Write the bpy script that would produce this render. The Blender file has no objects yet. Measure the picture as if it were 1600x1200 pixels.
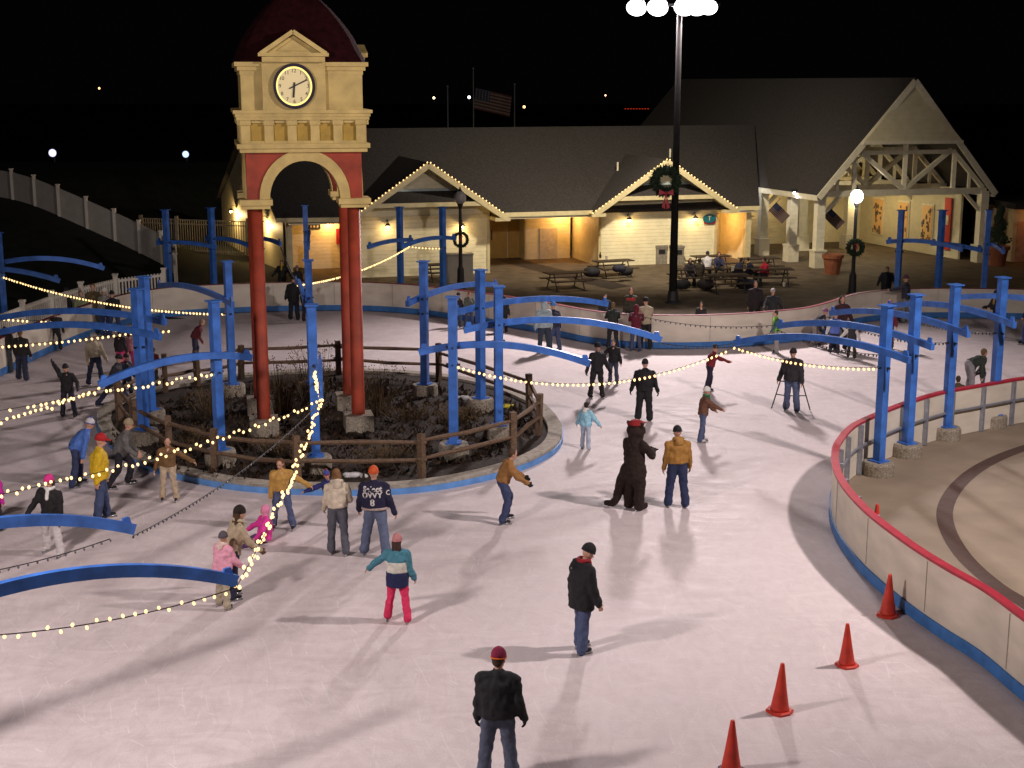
import bpy, math, random
from mathutils import Vector, Matrix
from mathutils.bvhtree import BVHTree
R = math.radians
V = Vector
random.seed(7)
sc = bpy.context.scene
COL = sc.collection
# ------------------------------------------------------------------ camera
CH = 9.0; FPX = 2200.0; TH = R(12.06)
cam = bpy.data.cameras.new('camera'); cam.sensor_width = 36; cam.lens = FPX/1600*36
cam.clip_start = .1; cam.clip_end = 3000
co = bpy.data.objects.new('camera', cam); COL.objects.link(co)
co.location = (0, 0, CH); co.rotation_euler = (R(90)-TH, 0, 0); sc.camera = co
# ------------------------------------------------------------------ night sky
w = bpy.data.worlds.new('World'); sc.world = w; w.use_nodes = True
bgn = w.node_tree.nodes['Background']
bgn.inputs[0].default_value = (.0007, .0007, .0009, 1); bgn.inputs[1].default_value = 1.0
sc.view_settings.view_transform = 'Standard'; sc.view_settings.look = 'None'
sc.view_settings.exposure = 0; sc.view_settings.gamma = 1
sc.cycles.use_denoising = True
sc.cycles.max_bounces = 5; sc.cycles.diffuse_bounces = 3; sc.cycles.glossy_bounces = 3
sc.cycles.sample_clamp_indirect = 3; sc.cycles.caustics_reflective = False; sc.cycles.caustics_refractive = False
# ------------------------------------------------------------------ lights (floodlight masts of the rink)
FLOOD = [  # x, y, z, watts, aim, softness, cone
    ('flood_beam', (13.6, 22.6, 13.2), 12300, (1.5, 32, 0), .40, 150, (1, .86, .85)),
    ('flood_beam', (-9.6, 13.6, 10.0), 7400, (-1, 30, 0), .75, 150, (1, .86, .85)),
    ('flood_beam', (6.8, 58.6, 12.3), 41000, (2.5, 34, 0), .95, 116, (1, .865, .865)),
    ('flood_beam', (6.6, 60.4, 12.4), 10500, (5.5, 76, 2), .5, 124, (1, .86, .66))]
for n, p, e, aim, rad, cone_, lc in FLOOD:
    l = bpy.data.lights.new(n, 'SPOT'); l.energy = e; l.color = lc
    l.spot_size = R(cone_); l.spot_blend = .9; l.shadow_soft_size = rad
    o = bpy.data.objects.new(n, l); COL.objects.link(o); o.location = p
    o.rotation_euler = (V(aim)-V(p)).to_track_quat('-Z', 'Y').to_euler()

def lamp(p, e, col=(1, .62, .25), rad=.06, name='lamp_light'):
    l = bpy.data.lights.new(name, 'POINT'); l.energy = e; l.color = col; l.shadow_soft_size = rad
    o = bpy.data.objects.new(name, l); COL.objects.link(o); o.location = p
    return o
# ------------------------------------------------------------------ pixel -> place (photo pixels, on a plane of known height or depth)
FW = V((0, math.cos(TH), -math.sin(TH))); UP = V((0, math.sin(TH), math.cos(TH)))
def ray(px, py): return FW + V((1, 0, 0))*((px-800)/FPX) - UP*((py-600)/FPX)
def at(px, py, z=0.0):
    r = ray(px, py); t = (z-CH)/r.z
    return V((0, 0, CH)) + r*t
def atd(px, py, y):
    r = ray(px, py); t = y/r.y
    return V((0, 0, CH)) + r*t
def hgt(p, py):      # height above p at which the picture row py is met
    a = TH + math.atan((py-600)/FPX)
    return CH - p.y*math.tan(a) - p.z
# ------------------------------------------------------------------ mesh builder
class MB:
    def __init__(s): s.v = []; s.f = []
    def add(s, vs, fs):
        n = len(s.v); s.v += [tuple(x) for x in vs]; s.f += [tuple(i+n for i in f) for f in fs]; return s
    def box(s, c, d, rz=0, M=None):
        x, y, z = d[0]/2, d[1]/2, d[2]/2
        vs = [V((a*x, b*y, e*z)) for e in (-1, 1) for b in (-1, 1) for a in (-1, 1)]
        m = M if M is not None else Matrix.Rotation(rz, 3, 'Z')
        vs = [m @ q + V(c) for q in vs]
        return s.add(vs, [(0, 2, 3, 1), (4, 5, 7, 6), (0, 1, 5, 4), (2, 6, 7, 3), (0, 4, 6, 2), (1, 3, 7, 5)])
    def beam(s, a, b, wd, ht, up=(0, 0, 1)):
        a, b = V(a), V(b); d = (b-a); L = d.length; d = d/L
        u = V(up); r = d.cross(u)
        if r.length < 1e-4: r = d.cross(V((1, 0, 0)))
        r.normalize(); u = r.cross(d)
        M = Matrix((r, d, u)).transposed()
        return s.box((a+b)/2, (wd, L, ht), M=M)
    def tube(s, pts, rad, n=8, closed=False, caps=True):
        pts = [V(p) for p in pts]; m = len(pts)
        rs = rad if isinstance(rad, (list, tuple)) else [rad]*m
        vs = []; fs = []
        prev = None
        for i, p in enumerate(pts):
            if closed: t = pts[(i+1) % m]-pts[i-1]
            else: t = pts[min(i+1, m-1)]-pts[max(i-1, 0)]
            t.normalize()
            if prev is None:
                r = t.cross(V((0, 0, 1)))
                if r.length < .05: r = t.cross(V((1, 0, 0)))
            else: r = prev - t*prev.dot(t)
            r.normalize(); prev = r; u = t.cross(r)
            for k in range(n):
                a = 2*math.pi*k/n
                vs.append(p + (r*math.cos(a)+u*math.sin(a))*rs[i])
        for i in range(m if closed else m-1):
            j = (i+1) % m
            for k in range(n):
                k2 = (k+1) % n
                fs.append((i*n+k, i*n+k2, j*n+k2, j*n+k))
        if caps and not closed:
            fs.append(tuple(range(n-1, -1, -1))); fs.append(tuple((m-1)*n+k for k in range(n)))
        return s.add(vs, fs)
    def lathe(s, prof, c=(0, 0, 0), n=16, sq=1.0):
        c = V(c); vs = []; fs = []
        for r, z in prof:
            for k in range(n):
                a = 2*math.pi*k/n
                vs.append(c+V((r*math.cos(a), r*math.sin(a)*sq, z)))
        m = len(prof)
        for i in range(m-1):
            for k in range(n):
                k2 = (k+1) % n
                fs.append((i*n+k, i*n+k2, (i+1)*n+k2, (i+1)*n+k))
        fs.append(tuple(range(n-1, -1, -1))); fs.append(tuple((m-1)*n+k for k in range(n)))
        return s.add(vs, fs)
    def prism(s, poly, vec):      # polygon (3d points) extruded along vec
        n = len(poly); a = [V(p) for p in poly]; b = [p+V(vec) for p in a]
        return s.add(a+b, [tuple(range(n-1, -1, -1)), tuple(range(n, 2*n))] + [(i, (i+1) % n, n+(i+1) % n, n+i) for i in range(n)])
    def ell(s, c, X, Y, Z, n=12, m=8):
        c, X, Y, Z = V(c), V(X), V(Y), V(Z); vs = [c-Z]; fs = []
        for i in range(1, m):
            t = -math.pi/2 + math.pi*i/m
            for k in range(n):
                a = 2*math.pi*k/n
                vs.append(c + (X*math.cos(a)+Y*math.sin(a))*math.cos(t) + Z*math.sin(t))
        vs.append(c+Z); top = len(vs)-1
        for k in range(n): fs.append((0, 1+(k+1) % n, 1+k))
        for i in range(m-2):
            for k in range(n):
                k2 = (k+1) % n; b = 1+i*n
                fs.append((b+k, b+k2, b+n+k2, b+n+k))
        b = 1+(m-2)*n
        for k in range(n): fs.append((b+k, b+(k+1) % n, top))
        return s.add(vs, fs)
    def ball(s, c, r, n=12, m=8): return s.ell(c, (r, 0, 0), (0, r, 0), (0, 0, r), n, m)
    def cap(s, a, ra, b, rb, n=10):      # tapered capsule
        a, b = V(a), V(b); t = (b-a)
        t = t.normalized() if t.length > 1e-5 else V((0, 0, 1))
        pts = [a-t*ra*.98, a-t*ra*.7, a, b, b+t*rb*.7, b+t*rb*.98]
        return s.tube(pts, [ra*.2, ra*.72, ra, rb, rb*.72, rb*.2], n)
    def sweep(s, path, o0, o1, z0, z1, closed=False):   # rectangle swept along a plan path, offsets to its left
        m = len(path); vs = []
        for i, p in enumerate(path):
            p = V(p)
            if closed: t = V(path[(i+1) % m])-V(path[i-1])
            else: t = V(path[min(i+1, m-1)])-V(path[max(i-1, 0)])
            t.z = 0; t.normalize(); l = V((-t.y, t.x, 0))
            b = V((p.x, p.y, p.z if len(p) > 2 else 0))
            vs += [b+l*o0+V((0, 0, z0)), b+l*o1+V((0, 0, z0)), b+l*o1+V((0, 0, z1)), b+l*o0+V((0, 0, z1))]
        fs = []
        for i in range(m if closed else m-1):
            j = (i+1) % m
            for k in range(4):
                k2 = (k+1) % 4
                fs.append((i*4+k, j*4+k, j*4+k2, i*4+k2))
        if not closed: fs += [(0, 1, 2, 3), ((m-1)*4+3, (m-1)*4+2, (m-1)*4+1, (m-1)*4)]
        return s.add(vs, fs)
    def mesh(s, name, mat=None, smooth=False):
        me = bpy.data.meshes.new(name); me.from_pydata(s.v, [], s.f); me.update()
        if mat: me.materials.append(mat)
        if smooth:
            for p in me.polygons: p.use_smooth = True
        return me
    def build(s, name, mat, parent=None, smooth=False, world=True):
        """link as ONE mesh object; with world=True the vertices are world coordinates"""
        if parent is not None and world:
            L = wloc(parent); s.v = [(x-L[0], y-L[1], z-L[2]) for x, y, z in s.v]
        o = bpy.data.objects.new(name, s.mesh(name, mat, smooth)); COL.objects.link(o)
        if parent is not None: o.parent = parent
        return o
def wloc(o):
    L = V(o.location)
    while o.parent is not None: o = o.parent; L = L+V(o.location)
    return L
def thing(name, label, cat, loc=(0, 0, 0), group=None):
    o = bpy.data.objects.new(name, None); o.empty_display_size = .2; COL.objects.link(o)
    o.location = loc; o['label'] = label; o['category'] = cat
    if group: o['group'] = group
    return o
def tag(o, label, cat, group=None):
    o['label'] = label; o['category'] = cat
    if group: o['group'] = group
    return o
def struct(name, mb, mat, smooth=False):
    o = mb.build(name, mat, None, smooth); o['kind'] = 'structure'; return o
def catmull(p, k=6, closed=False):
    n = len(p); out = []
    rng = range(n) if closed else range(n-1)
    for i in rng:
        if closed: a, b, c, d = p[i-1], p[i], p[(i+1) % n], p[(i+2) % n]
        else: a, b, c, d = p[max(i-1, 0)], p[i], p[i+1], p[min(i+2, n-1)]
        a, b, c, d = V(a), V(b), V(c), V(d)
        for j in range(k):
            t = j/k
            out.append(.5*((2*b)+(c-a)*t+(2*a-5*b+4*c-d)*t*t+(3*b-a-3*c+d)*t**3))
    if not closed: out.append(V(p[-1]))
    return out
def resample(p, step):
    out = [V(p[0])]; acc = 0
    for a, b in zip(p, p[1:]):
        a, b = V(a), V(b); L = (b-a).length
        while acc+L >= step and L > 0:
            t = (step-acc)/L; a = a+(b-a)*t; out.append(a.copy()); L = (b-a).length; acc = 0
        acc += L
    return out
# ------------------------------------------------------------------ materials
def nodes(name):
    m = bpy.data.materials.new(name); m.use_nodes = True
    nt = m.node_tree; b = nt.nodes['Principled BSDF']
    return m, nt, b
def mat(name, col, rough=.6, var=.15, scale=6.0, bump=0.0, bscale=None, metal=0.0, spec=.4, stretch=(1, 1, 1)):
    m, nt, b = nodes(name)
    N = nt.nodes; L = nt.links
    tc = N.new('ShaderNodeTexCoord'); mp = N.new('ShaderNodeMapping'); mp.inputs['Scale'].default_value = stretch
    L.new(tc.outputs['Object'], mp.inputs['Vector'])
    nz = N.new('ShaderNodeTexNoise'); nz.inputs['Scale'].default_value = scale; nz.inputs['Detail'].default_value = 6
    L.new(mp.outputs[0], nz.inputs['Vector'])
    cr = N.new('ShaderNodeValToRGB'); e = cr.color_ramp.elements
    e[0].position = .3; e[1].position = .72
    e[0].color = tuple(max(0, c*(1-var)) for c in col)+(1,)
    e[1].color = tuple(min(1, c*(1+var)) for c in col)+(1,)
    L.new(nz.outputs['Fac'], cr.inputs[0]); L.new(cr.outputs[0], b.inputs['Base Color'])
    b.inputs['Roughness'].default_value = rough; b.inputs['Metallic'].default_value = metal
    b.inputs['Specular IOR Level'].default_value = spec
    if bump:
        bp = N.new('ShaderNodeBump'); bp.inputs['Strength'].default_value = bump; bp.inputs['Distance'].default_value = .02
        n2 = N.new('ShaderNodeTexNoise'); n2.inputs['Scale'].default_value = bscale or scale*5; n2.inputs['Detail'].default_value = 4
        L.new(mp.outputs[0], n2.inputs['Vector'])
        L.new(n2.outputs['Fac'], bp.inputs['Height']); L.new(bp.outputs[0], b.inputs['Normal'])
    return m
def emit(name, col, st, sample=True):
    m, nt, b = nodes(name)
    b.inputs['Base Color'].default_value = tuple(.75*x for x in col)+(1,)
    b.inputs['Emission Color'].default_value = col+(1,); b.inputs['Emission Strength'].default_value = st
    if not sample: m.cycles.emission_sampling = 'NONE'
    return m
def siding(name, col, step=.18, rough=.55):
    m = mat(name, col, rough, .08, 3, 0)
    nt = m.node_tree; N = nt.nodes; L = nt.links; b = N['Principled BSDF']
    tc = N.new('ShaderNodeTexCoord'); sp = N.new('ShaderNodeSeparateXYZ'); L.new(tc.outputs['Object'], sp.inputs[0])
    mu = N.new('ShaderNodeMath'); mu.operation = 'DIVIDE'; mu.inputs[1].default_value = step
    fr = N.new('ShaderNodeMath'); fr.operation = 'FRACT'
    L.new(sp.outputs['Z'], mu.inputs[0]); L.new(mu.outputs[0], fr.inputs[0])
    bp = N.new('ShaderNodeBump'); bp.inputs['Strength'].default_value = 1; bp.inputs['Distance'].default_value = .03; bp.invert = True
    L.new(fr.outputs[0], bp.inputs['Height']); L.new(bp.outputs[0], b.inputs['Normal'])
    return m
BLUE = mat('blue_paint', (.050, .165, .54), .38, .28, 3.5, .15, 30)
CONC = mat('concrete', (.36, .32, .26), .85, .28, 9, .5, 60)
FOOT = mat('footing_concrete', (.30, .26, .20), .9, .45, 22, .8, 45)
DARK = mat('dark_metal', (.02, .02, .022), .5, .2, 8)
STEEL = mat('galvanised_steel', (.34, .36, .42), .45, .15, 9, 0, None, .5)
BOARD = mat('board_white', (.70, .635, .52), .5, .12, 1.3, .08, 14, stretch=(1, 1, 2.5))
KICK = mat('kick_blue', (.05, .19, .50), .5, .2, 4)
RAILRED = mat('rail_red', (.40, .02, .04), .4, .15, 5)
WOOD = mat('weathered_wood', (.15, .095, .058), .85, .4, 14, .5, 50, stretch=(1, 1, 3))
CREAM = mat('cream_paint', (.54, .41, .145), .6, .2, 2.5, .12, 30)
CREAMD = mat('ochre_panel', (.40, .26, .04), .6, .15, 4, .12, 30)
REDP = mat('tower_red', (.31, .044, .018), .6, .28, 2.5, .25, 25)
ROOFR = mat('dome_red', (.020, .003, .004), .95, .4, 6, .3, 25, spec=.08)
SIDE = siding('lap_siding', (.78, .71, .47))
SIDE2 = siding('pavilion_siding', (.72, .68, .52), .22)
SIDE3 = siding('gable_siding', (.60, .54, .36), .22)
TRIM = mat('trim_cream', (.66, .57, .33), .5, .1, 5)
TRIMW = mat('trim_pale', (.72, .67, .50), .5, .1, 5)
SHING = mat('shingle', (.040, .035, .033), .9, .45, 11, .8, 26, stretch=(1, 1, 2.4))
BLACK = mat('black_rubber', (.012, .012, .012), .7, .2, 8)
VINYL = mat('vinyl_fence', (.74, .70, .60), .5, .08, 3)
CLAY = mat('terracotta', (.30, .10, .045), .8, .2, 7, .2)
LEAFG = mat('fir_green', (.016, .035, .014), .8, .5, 20)
BULB = emit('bulb_lit', (1, .64, .27), 2.3, False)
BULBOFF = mat('bulb_unlit', (.10, .10, .11), .3, .1, 5)
WIRE = mat('wire', (.012, .015, .012), .6, .1, 5)
WARM = emit('warm_bulb', (1, .72, .38), 14, False)
COOL = emit('flood_lens', (1, .96, .97), 6, False)
GLOBE = emit('globe_lit', (1, .93, .86), 14, False)
def plain(name, col, rough=.75, bump=.25, var=.18): return mat(name, col, rough, var, 14, bump, 60)
# ------------------------------------------------------------------ SETTING: ice, ground, plaza, pad, hill
def ice_mat():
    m, nt, b = nodes('ice'); N = nt.nodes; L = nt.links
    tc = N.new('ShaderNodeTexCoord')
    def noise(sc_, det, mp=None, dist=0):
        n = N.new('ShaderNodeTexNoise'); n.inputs['Scale'].default_value = sc_; n.inputs['Detail'].default_value = det
        n.inputs['Distortion'].default_value = dist
        if mp:
            q = N.new('ShaderNodeMapping'); q.inputs['Scale'].default_value = mp[0]; q.inputs['Rotation'].default_value = (0, 0, mp[1])
            L.new(tc.outputs['Object'], q.inputs[0]); L.new(q.outputs[0], n.inputs['Vector'])
        else: L.new(tc.outputs['Object'], n.inputs['Vector'])
        return n
    def ramp(src, p0, c0, p1, c1):
        r = N.new('ShaderNodeValToRGB'); r.color_ramp.elements[0].position = p0; r.color_ramp.elements[1].position = p1
        r.color_ramp.elements[0].color = c0+(1,); r.color_ramp.elements[1].color = c1+(1,)
        L.new(src, r.inputs[0]); return r
    big = noise(.22, 8, None, .6)
    c1 = ramp(big.outputs['Fac'], .3, (.66, .59, .58), .7, (.73, .66, .65))
    st1 = noise(1.1, 9, ((.7, 1.5, 1), R(22)), 2.2); c2 = ramp(st1.outputs['Fac'], .30, (.89, .87, .875), .62, (1, 1, 1))
    st2 = noise(1.6, 9, ((1.6, .7, 1), R(35)), 2.6); c3 = ramp(st2.outputs['Fac'], .3, (.92, .905, .91), .6, (1, 1, 1))
    grit = noise(38, 3); c4 = ramp(grit.outputs['Fac'], .35, (.90, .89, .89), .65, (1, 1, 1))
    def mul(a, b_):
        x = N.new('ShaderNodeMix'); x.data_type = 'RGBA'; x.blend_type = 'MULTIPLY'; x.inputs[0].default_value = 1
        L.new(a, x.inputs[6]); L.new(b_, x.inputs[7]); return x.outputs[2]
    base = mul(mul(mul(c1.outputs[0], c2.outputs[0]), c3.outputs[0]), c4.outputs[0])
    # skate cuts: arcs of wide circles round scattered centres, broken by noise
    last = base
    cuts = [((-30, 10), 1.3, .05, .56, .16), ((38, 52), 1.1, .05, .56, .16), ((5, -14), 1.6, .05, .57, .14), ((-6, 75), 1.0, .05, .56, .16), ((22, 20), .55, .022, .56, .2), ((-20, 42), .5, .018, .57, .14), ((60, 5), .75, .02, .57, .16), ((12, 33), .42, .016, .55, .3)]
    for k, ((cx_, cy_), fq, wd_, th_, am) in enumerate(cuts):
        q = N.new('ShaderNodeMapping'); q.vector_type = 'POINT'; q.inputs['Location'].default_value = (-cx_, -cy_, 0); L.new(tc.outputs['Object'], q.inputs[0])
        ln = N.new('ShaderNodeVectorMath'); ln.operation = 'LENGTH'; L.new(q.outputs[0], ln.inputs[0])
        wob = noise(.10+.03*k, 2, ((1, 1, 1), k*.7)); wm_ = N.new('ShaderNodeMath'); wm_.operation = 'MULTIPLY_ADD'; wm_.inputs[1].default_value = 2.2; L.new(wob.outputs['Fac'], wm_.inputs[0]); L.new(ln.outputs['Value'], wm_.inputs[2])
        a = N.new('ShaderNodeMath'); a.operation = 'MULTIPLY'; a.inputs[1].default_value = fq*2.1; L.new(wm_.outputs[0], a.inputs[0])
        fr = N.new('ShaderNodeMath'); fr.operation = 'FRACT'; L.new(a.outputs[0], fr.inputs[0])
        gt = N.new('ShaderNodeMath'); gt.operation = 'LESS_THAN'; gt.inputs[1].default_value = wd_; L.new(fr.outputs[0], gt.inputs[0])
        brk = noise(.9+.25*k, 5, ((1, 1, 1), k*1.3)); bg_ = N.new('ShaderNodeMath'); bg_.operation = 'GREATER_THAN'; bg_.inputs[1].default_value = th_; L.new(brk.outputs['Fac'], bg_.inputs[0])
        an = N.new('ShaderNodeMath'); an.operation = 'MULTIPLY'; L.new(gt.outputs[0], an.inputs[0]); L.new(bg_.outputs[0], an.inputs[1])
        a2 = N.new('ShaderNodeMath'); a2.operation = 'MULTIPLY'; a2.inputs[1].default_value = am; L.new(an.outputs[0], a2.inputs[0])
        mx = N.new('ShaderNodeMix'); mx.data_type = 'RGBA'; L.new(a2.outputs[0], mx.inputs[0]); L.new(last, mx.inputs[6])
        mx.inputs[7].default_value = (.93, .92, .93, 1) if k != 1 and k != 3 else (.42, .38, .39, 1); last = mx.outputs[2]
    L.new(last, b.inputs['Base Color'])
    rr = ramp(st1.outputs['Fac'], .3, (.56, .56, .56), .7, (.78, .78, .78)); L.new(rr.outputs[0], b.inputs['Roughness'])
    b.inputs['Specular IOR Level'].default_value = .20
    bp = N.new('ShaderNodeBump'); bp.inputs['Strength'].default_value = .09; bp.inputs['Distance'].default_value = .01
    L.new(st2.outputs['Fac'], bp.inputs['Height']); L.new(bp.outputs[0], b.inputs['Normal'])
    return m
struct('ground', MB().add([(-450, -60, -.05), (450, -60, -.05), (450, 640, -.05), (-450, 640, -.05)], [(0, 1, 2, 3)]),
       mat('dark_ground', (.03, .032, .02), .95, .4, .3))
struct('ice', MB().add([(-32, 2, 0), (32, 2, 0), (32, 62, 0), (-32, 62, 0)], [(0, 1, 2, 3)]), ice_mat())
RZ = 1.2
back_px = [(-160, 620), (-70, 560), (0, 528), (50, 507), (110, 484), (160, 468), (210, 456), (280, 447), (390, 442), (480, 440), (560, 440), (640, 444), (720, 453),
           (790, 462), (860, 473), (920, 484), (980, 490), (1060, 492), (1140, 490), (1200, 486), (1260, 480), (1300, 470), (1335, 459), (1380, 453), (1440, 450), (1520, 450), (1620, 452), (1740, 460), (1900, 480)]
BACK = catmull([at(x, y, RZ)*1 for x, y in back_px], 5)
BACK = [V((p.x, p.y, 0)) for p in BACK]
PADZ = 1.25
pad_px = [(1900, 1185), (1760, 1078), (1680, 1022), (1600, 966), (1540, 922), (1480, 888), (1430, 857), (1380, 821), (1347, 793), (1318, 760), (1304, 732), (1302, 706), (1309, 688), (1330, 665), (1367, 647), (1410, 630), (1467, 613),
          (1510, 605), (1550, 598), (1600, 590), (1680, 582), (1800, 575)]
PAD = [V((p.x, p.y, 0)) for p in catmull([at(x, y, PADZ) for x, y in pad_px], 6)]
PAVE = mat('plaza_paving', (.12, .09, .06), .85, .35, 1.4, .25, 30)
mb = MB(); n = len(BACK)
mb.add([(p.x, p.y+.05, .03) for p in BACK] + [(p.x*1.6, 120, .03) for p in BACK], [(i, i+1, n+i+1, n+i) for i in range(n-1)])
struct('plaza', mb, PAVE)
mb = MB(); n = len(PAD)
cx = V((40, 24, 0))
mb.add([(p.x, p.y, .02) for p in PAD] + [(cx.x, cx.y, .02)], [(i+1, i, n) for i in range(n-1)])
struct('concrete_pad', mb, mat('pad_concrete', (.26, .205, .145), .8, .15, .9, .3, 35))
# darker brick band laid in the pad
band_px = [(1760, 665), (1680, 678), (1600, 700), (1540, 725), (1500, 755), (1478, 790), (1480, 825), (1505, 868), (1550, 910), (1600, 942), (1690, 1000), (1800, 1060)]
bp_ = catmull([at(x, y, .024) for x, y in band_px], 8)
bandm, bnt, bb = nodes('brick_band')
br = bnt.nodes.new('ShaderNodeTexBrick'); tcn = bnt.nodes.new('ShaderNodeTexCoord'); bnt.links.new(tcn.outputs['Object'], br.inputs[0])
br.inputs['Scale'].default_value = 5; br.inputs['Color1'].default_value = (.075, .04, .03, 1); br.inputs['Color2'].default_value = (.10, .055, .04, 1); br.inputs['Mortar'].default_value = (.05, .035, .03, 1)
bnt.links.new(br.outputs[0], bb.inputs['Base Color']); bb.inputs['Roughness'].default_value = .85
mb = MB()
vs = []
for i, p in enumerate(bp_):
    t = bp_[min(i+1, len(bp_)-1)]-bp_[max(i-1, 0)]; t.z = 0; t.normalize(); l = V((-t.y, t.x, 0))*.17
    vs += [p+l, p-l]
mb.add(vs, [(2*i, 2*i+1, 2*i+3, 2*i+2) for i in range(len(bp_)-1)])
struct('brick_band', mb, bandm)
# grass hill at the left
ctrl = [(p.x-1.8, p.y+1.6, .35) for p in BACK[:36:4]] + [(-28, 71.5, 3.7), (-25.4, 70, 3.55), (-21.6, 67, 3.4), (-17.8, 64.5, 2.65), (-16.3, 63.2, 1.9), (-14.9, 61.8, .55), (-13.9, 58.3, .2), (-12.5, 57, .1),
        (-36, 78, 4), (-34, 60, 3.2), (-40, 45, 2.5), (-50, 90, 4), (-30, 100, 3), (-11.5, 62, -.1), (-12.5, 68, -.1), (-15.5, 70, .2), (-17, 78, .4), (-14, 90, -.1), (-9, 58, -.1), (-22, 55, 1.6), (-20, 48, .9), (-60, 110, 3), (-24, 84, 1.6)]
def hz(x, y):
    a = b = 0
    for cx_, cy_, cz in ctrl:
        d = (x-cx_)**2+(y-cy_)**2; wgt = math.exp(-d/22)+1e-5/(d+1); a += wgt*cz; b += wgt
    return a/b
mb = MB(); nx, ny = 60, 70; vs = []
RINK = [(p.x, p.y+.12) for p in BACK]+[(60, 0), (-60, 0)]
def in_rink(x, y):
    c = False; j = len(RINK)-1
    for i in range(len(RINK)):
        (xi, yi), (xj, yj) = RINK[i], RINK[j]
        if (yi > y) != (yj > y) and x < (xj-xi)*(y-yi)/(yj-yi)+xi: c = not c
        j = i
    return c
def left_edge(y):
    best = min(BACK, key=lambda p: abs(p.y-y) + (1e3 if p.x > -9 else 0)); return best.x
for j in range(ny+1):
    y = 34+j*1.1
    x1 = left_edge(y)-.5 if y < 54.5 else -9.5
    for i in range(nx+1):
        x = x1-(nx-i)*.75
        vs.append((x, y, -.3 if (in_rink(x, y) or i == nx) else hz(x, y)-.02))
mb.add(vs, [(j*(nx+1)+i, j*(nx+1)+i+1, (j+1)*(nx+1)+i+1, (j+1)*(nx+1)+i) for j in range(ny) for i in range(nx)])
struct('grass_hill', mb, mat('winter_grass', (.010, .012, .006), .95, .55, 1.5, .8, 25), True)

SEAM = mat('board_seam', (.44, .40, .34), .7)
# ------------------------------------------------------------------ dasher boards
def boards(label, path, h, rink_side, name='dasher_board', backposts=True, rt=.02, rw=.12, rm=None):
    s = rink_side
    t = thing(name, label, 'rink wall', path[len(path)//2], 'white boards round the rink')
    a, b = sorted((0, -.10*s))
    MB().sweep(path, a, b, .03, h-.03).build('panel', BOARD, t)
    a, b = sorted((0, .035*s)); MB().sweep(path, a, b, .03, .24).build('kick_plate', KICK, t)
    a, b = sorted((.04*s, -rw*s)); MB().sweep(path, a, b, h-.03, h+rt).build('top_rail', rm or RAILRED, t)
    for p0_, p1_ in list(zip(resample(path, 2.44), resample(path, 2.44)[1:]))[:60]:
        d = p1_-p0_; d.normalize(); l = V((-d.y, d.x, 0))*s; c = p0_+l*.004
        MB().box((c.x, c.y, h/2+.1), (.014, .02, h-.36), math.atan2(d.y, d.x)).build('panel_joint', SEAM, t)
    if backposts:
        pts = resample(path, 1.22)
        for i, p in enumerate(pts[1:-1]):
            d = (pts[i+2]-pts[i]); d.z = 0; d.normalize(); l = V((-d.y, d.x, 0))*-s
            c = p+l*.16
            MB().box((c.x, c.y, h/2), (.075, .10, h-.06), math.atan2(d.y, d.x)).build('post', STEEL, t)
        a, b = sorted((-.14*s, -.19*s)); MB().sweep(path, a, b, h*.55, h*.55+.05).build('mid_rail', STEEL, t)
    return t
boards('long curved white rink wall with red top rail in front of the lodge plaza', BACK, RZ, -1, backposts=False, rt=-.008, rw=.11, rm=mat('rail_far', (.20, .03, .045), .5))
boards('white rink wall with red top rail curving round the concrete pad, steel posts behind', PAD, PADZ, 1)

# ------------------------------------------------------------------ planted island in the middle of the ice
kerb_px = [(880, 688), (862, 713), (800, 741), (700, 764), (600, 774), (480, 774), (380, 768), (285, 751), (215, 729), (172, 700), (150, 668), (165, 640), (235, 616), (310, 601), (390, 591), (500, 585), (640, 588), (760, 604), (840, 634), (872, 662)]
ISL = [V((p.x, p.y, 0)) for p in catmull([at(x, y) for x, y in kerb_px][::-1], 4, True)]   # clockwise reversed -> left is inside or out, fixed below
area = sum(a.x*b.y-b.x*a.y for a, b in zip(ISL, ISL[1:]+ISL[:1]))
if area < 0: ISL = ISL[::-1]       # counter-clockwise: left = inside
IC = sum(ISL, V((0, 0, 0)))/len(ISL)
k = thing('island_kerb', 'low round concrete kerb with blue painted face round the planted bed', 'kerb', IC)
MB().sweep(ISL, .03, .40, 0, .20, True).build('kerb_stone', CONC, k)
MB().sweep(ISL, 0, .03, .0, .135, True).build('painted_face', mat('kerb_blue', (.12, .30, .66), .5, .2, 4), k)
def inset(poly, d):
    out = []; m = len(poly)
    for i, p in enumerate(poly):
        t = poly[(i+1) % m]-poly[i-1]; t.normalize(); out.append(p+V((-t.y, t.x, 0))*d)
    return out
MUL = mat('mulch', (.025, .016, .010), .95, .65, 7, 1.0, 30)
rings = [inset(ISL, .38)]
mb = MB(); m = len(ISL); vs = [(p.x, p.y, .12) for p in rings[0]]; fs = []
for q in range(1, 12):
    f = 1-q/12
    for p in rings[0]:
        x = IC.x+(p.x-IC.x)*f; y = IC.y+(p.y-IC.y)*f
        vs.append((x, y, .12+.08*(1-f)**.6+random.uniform(-.04, .06)))
vs.append((IC.x, IC.y, .2))
for q in range(11):
    for i in range(m): fs.append((q*m+i, q*m+(i+1) % m, (q+1)*m+(i+1) % m, (q+1)*m+i))
for i in range(m): fs.append((11*m+i, 11*m+(i+1) % m, 12*m))
mb.add(vs, fs); struct('mulch_bed', mb, MUL, True)
def bedz(x, y):
    d = math.hypot(x-IC.x, y-IC.y)/6.2
    return .12+.08*max(0, 1-d)**.5
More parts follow.
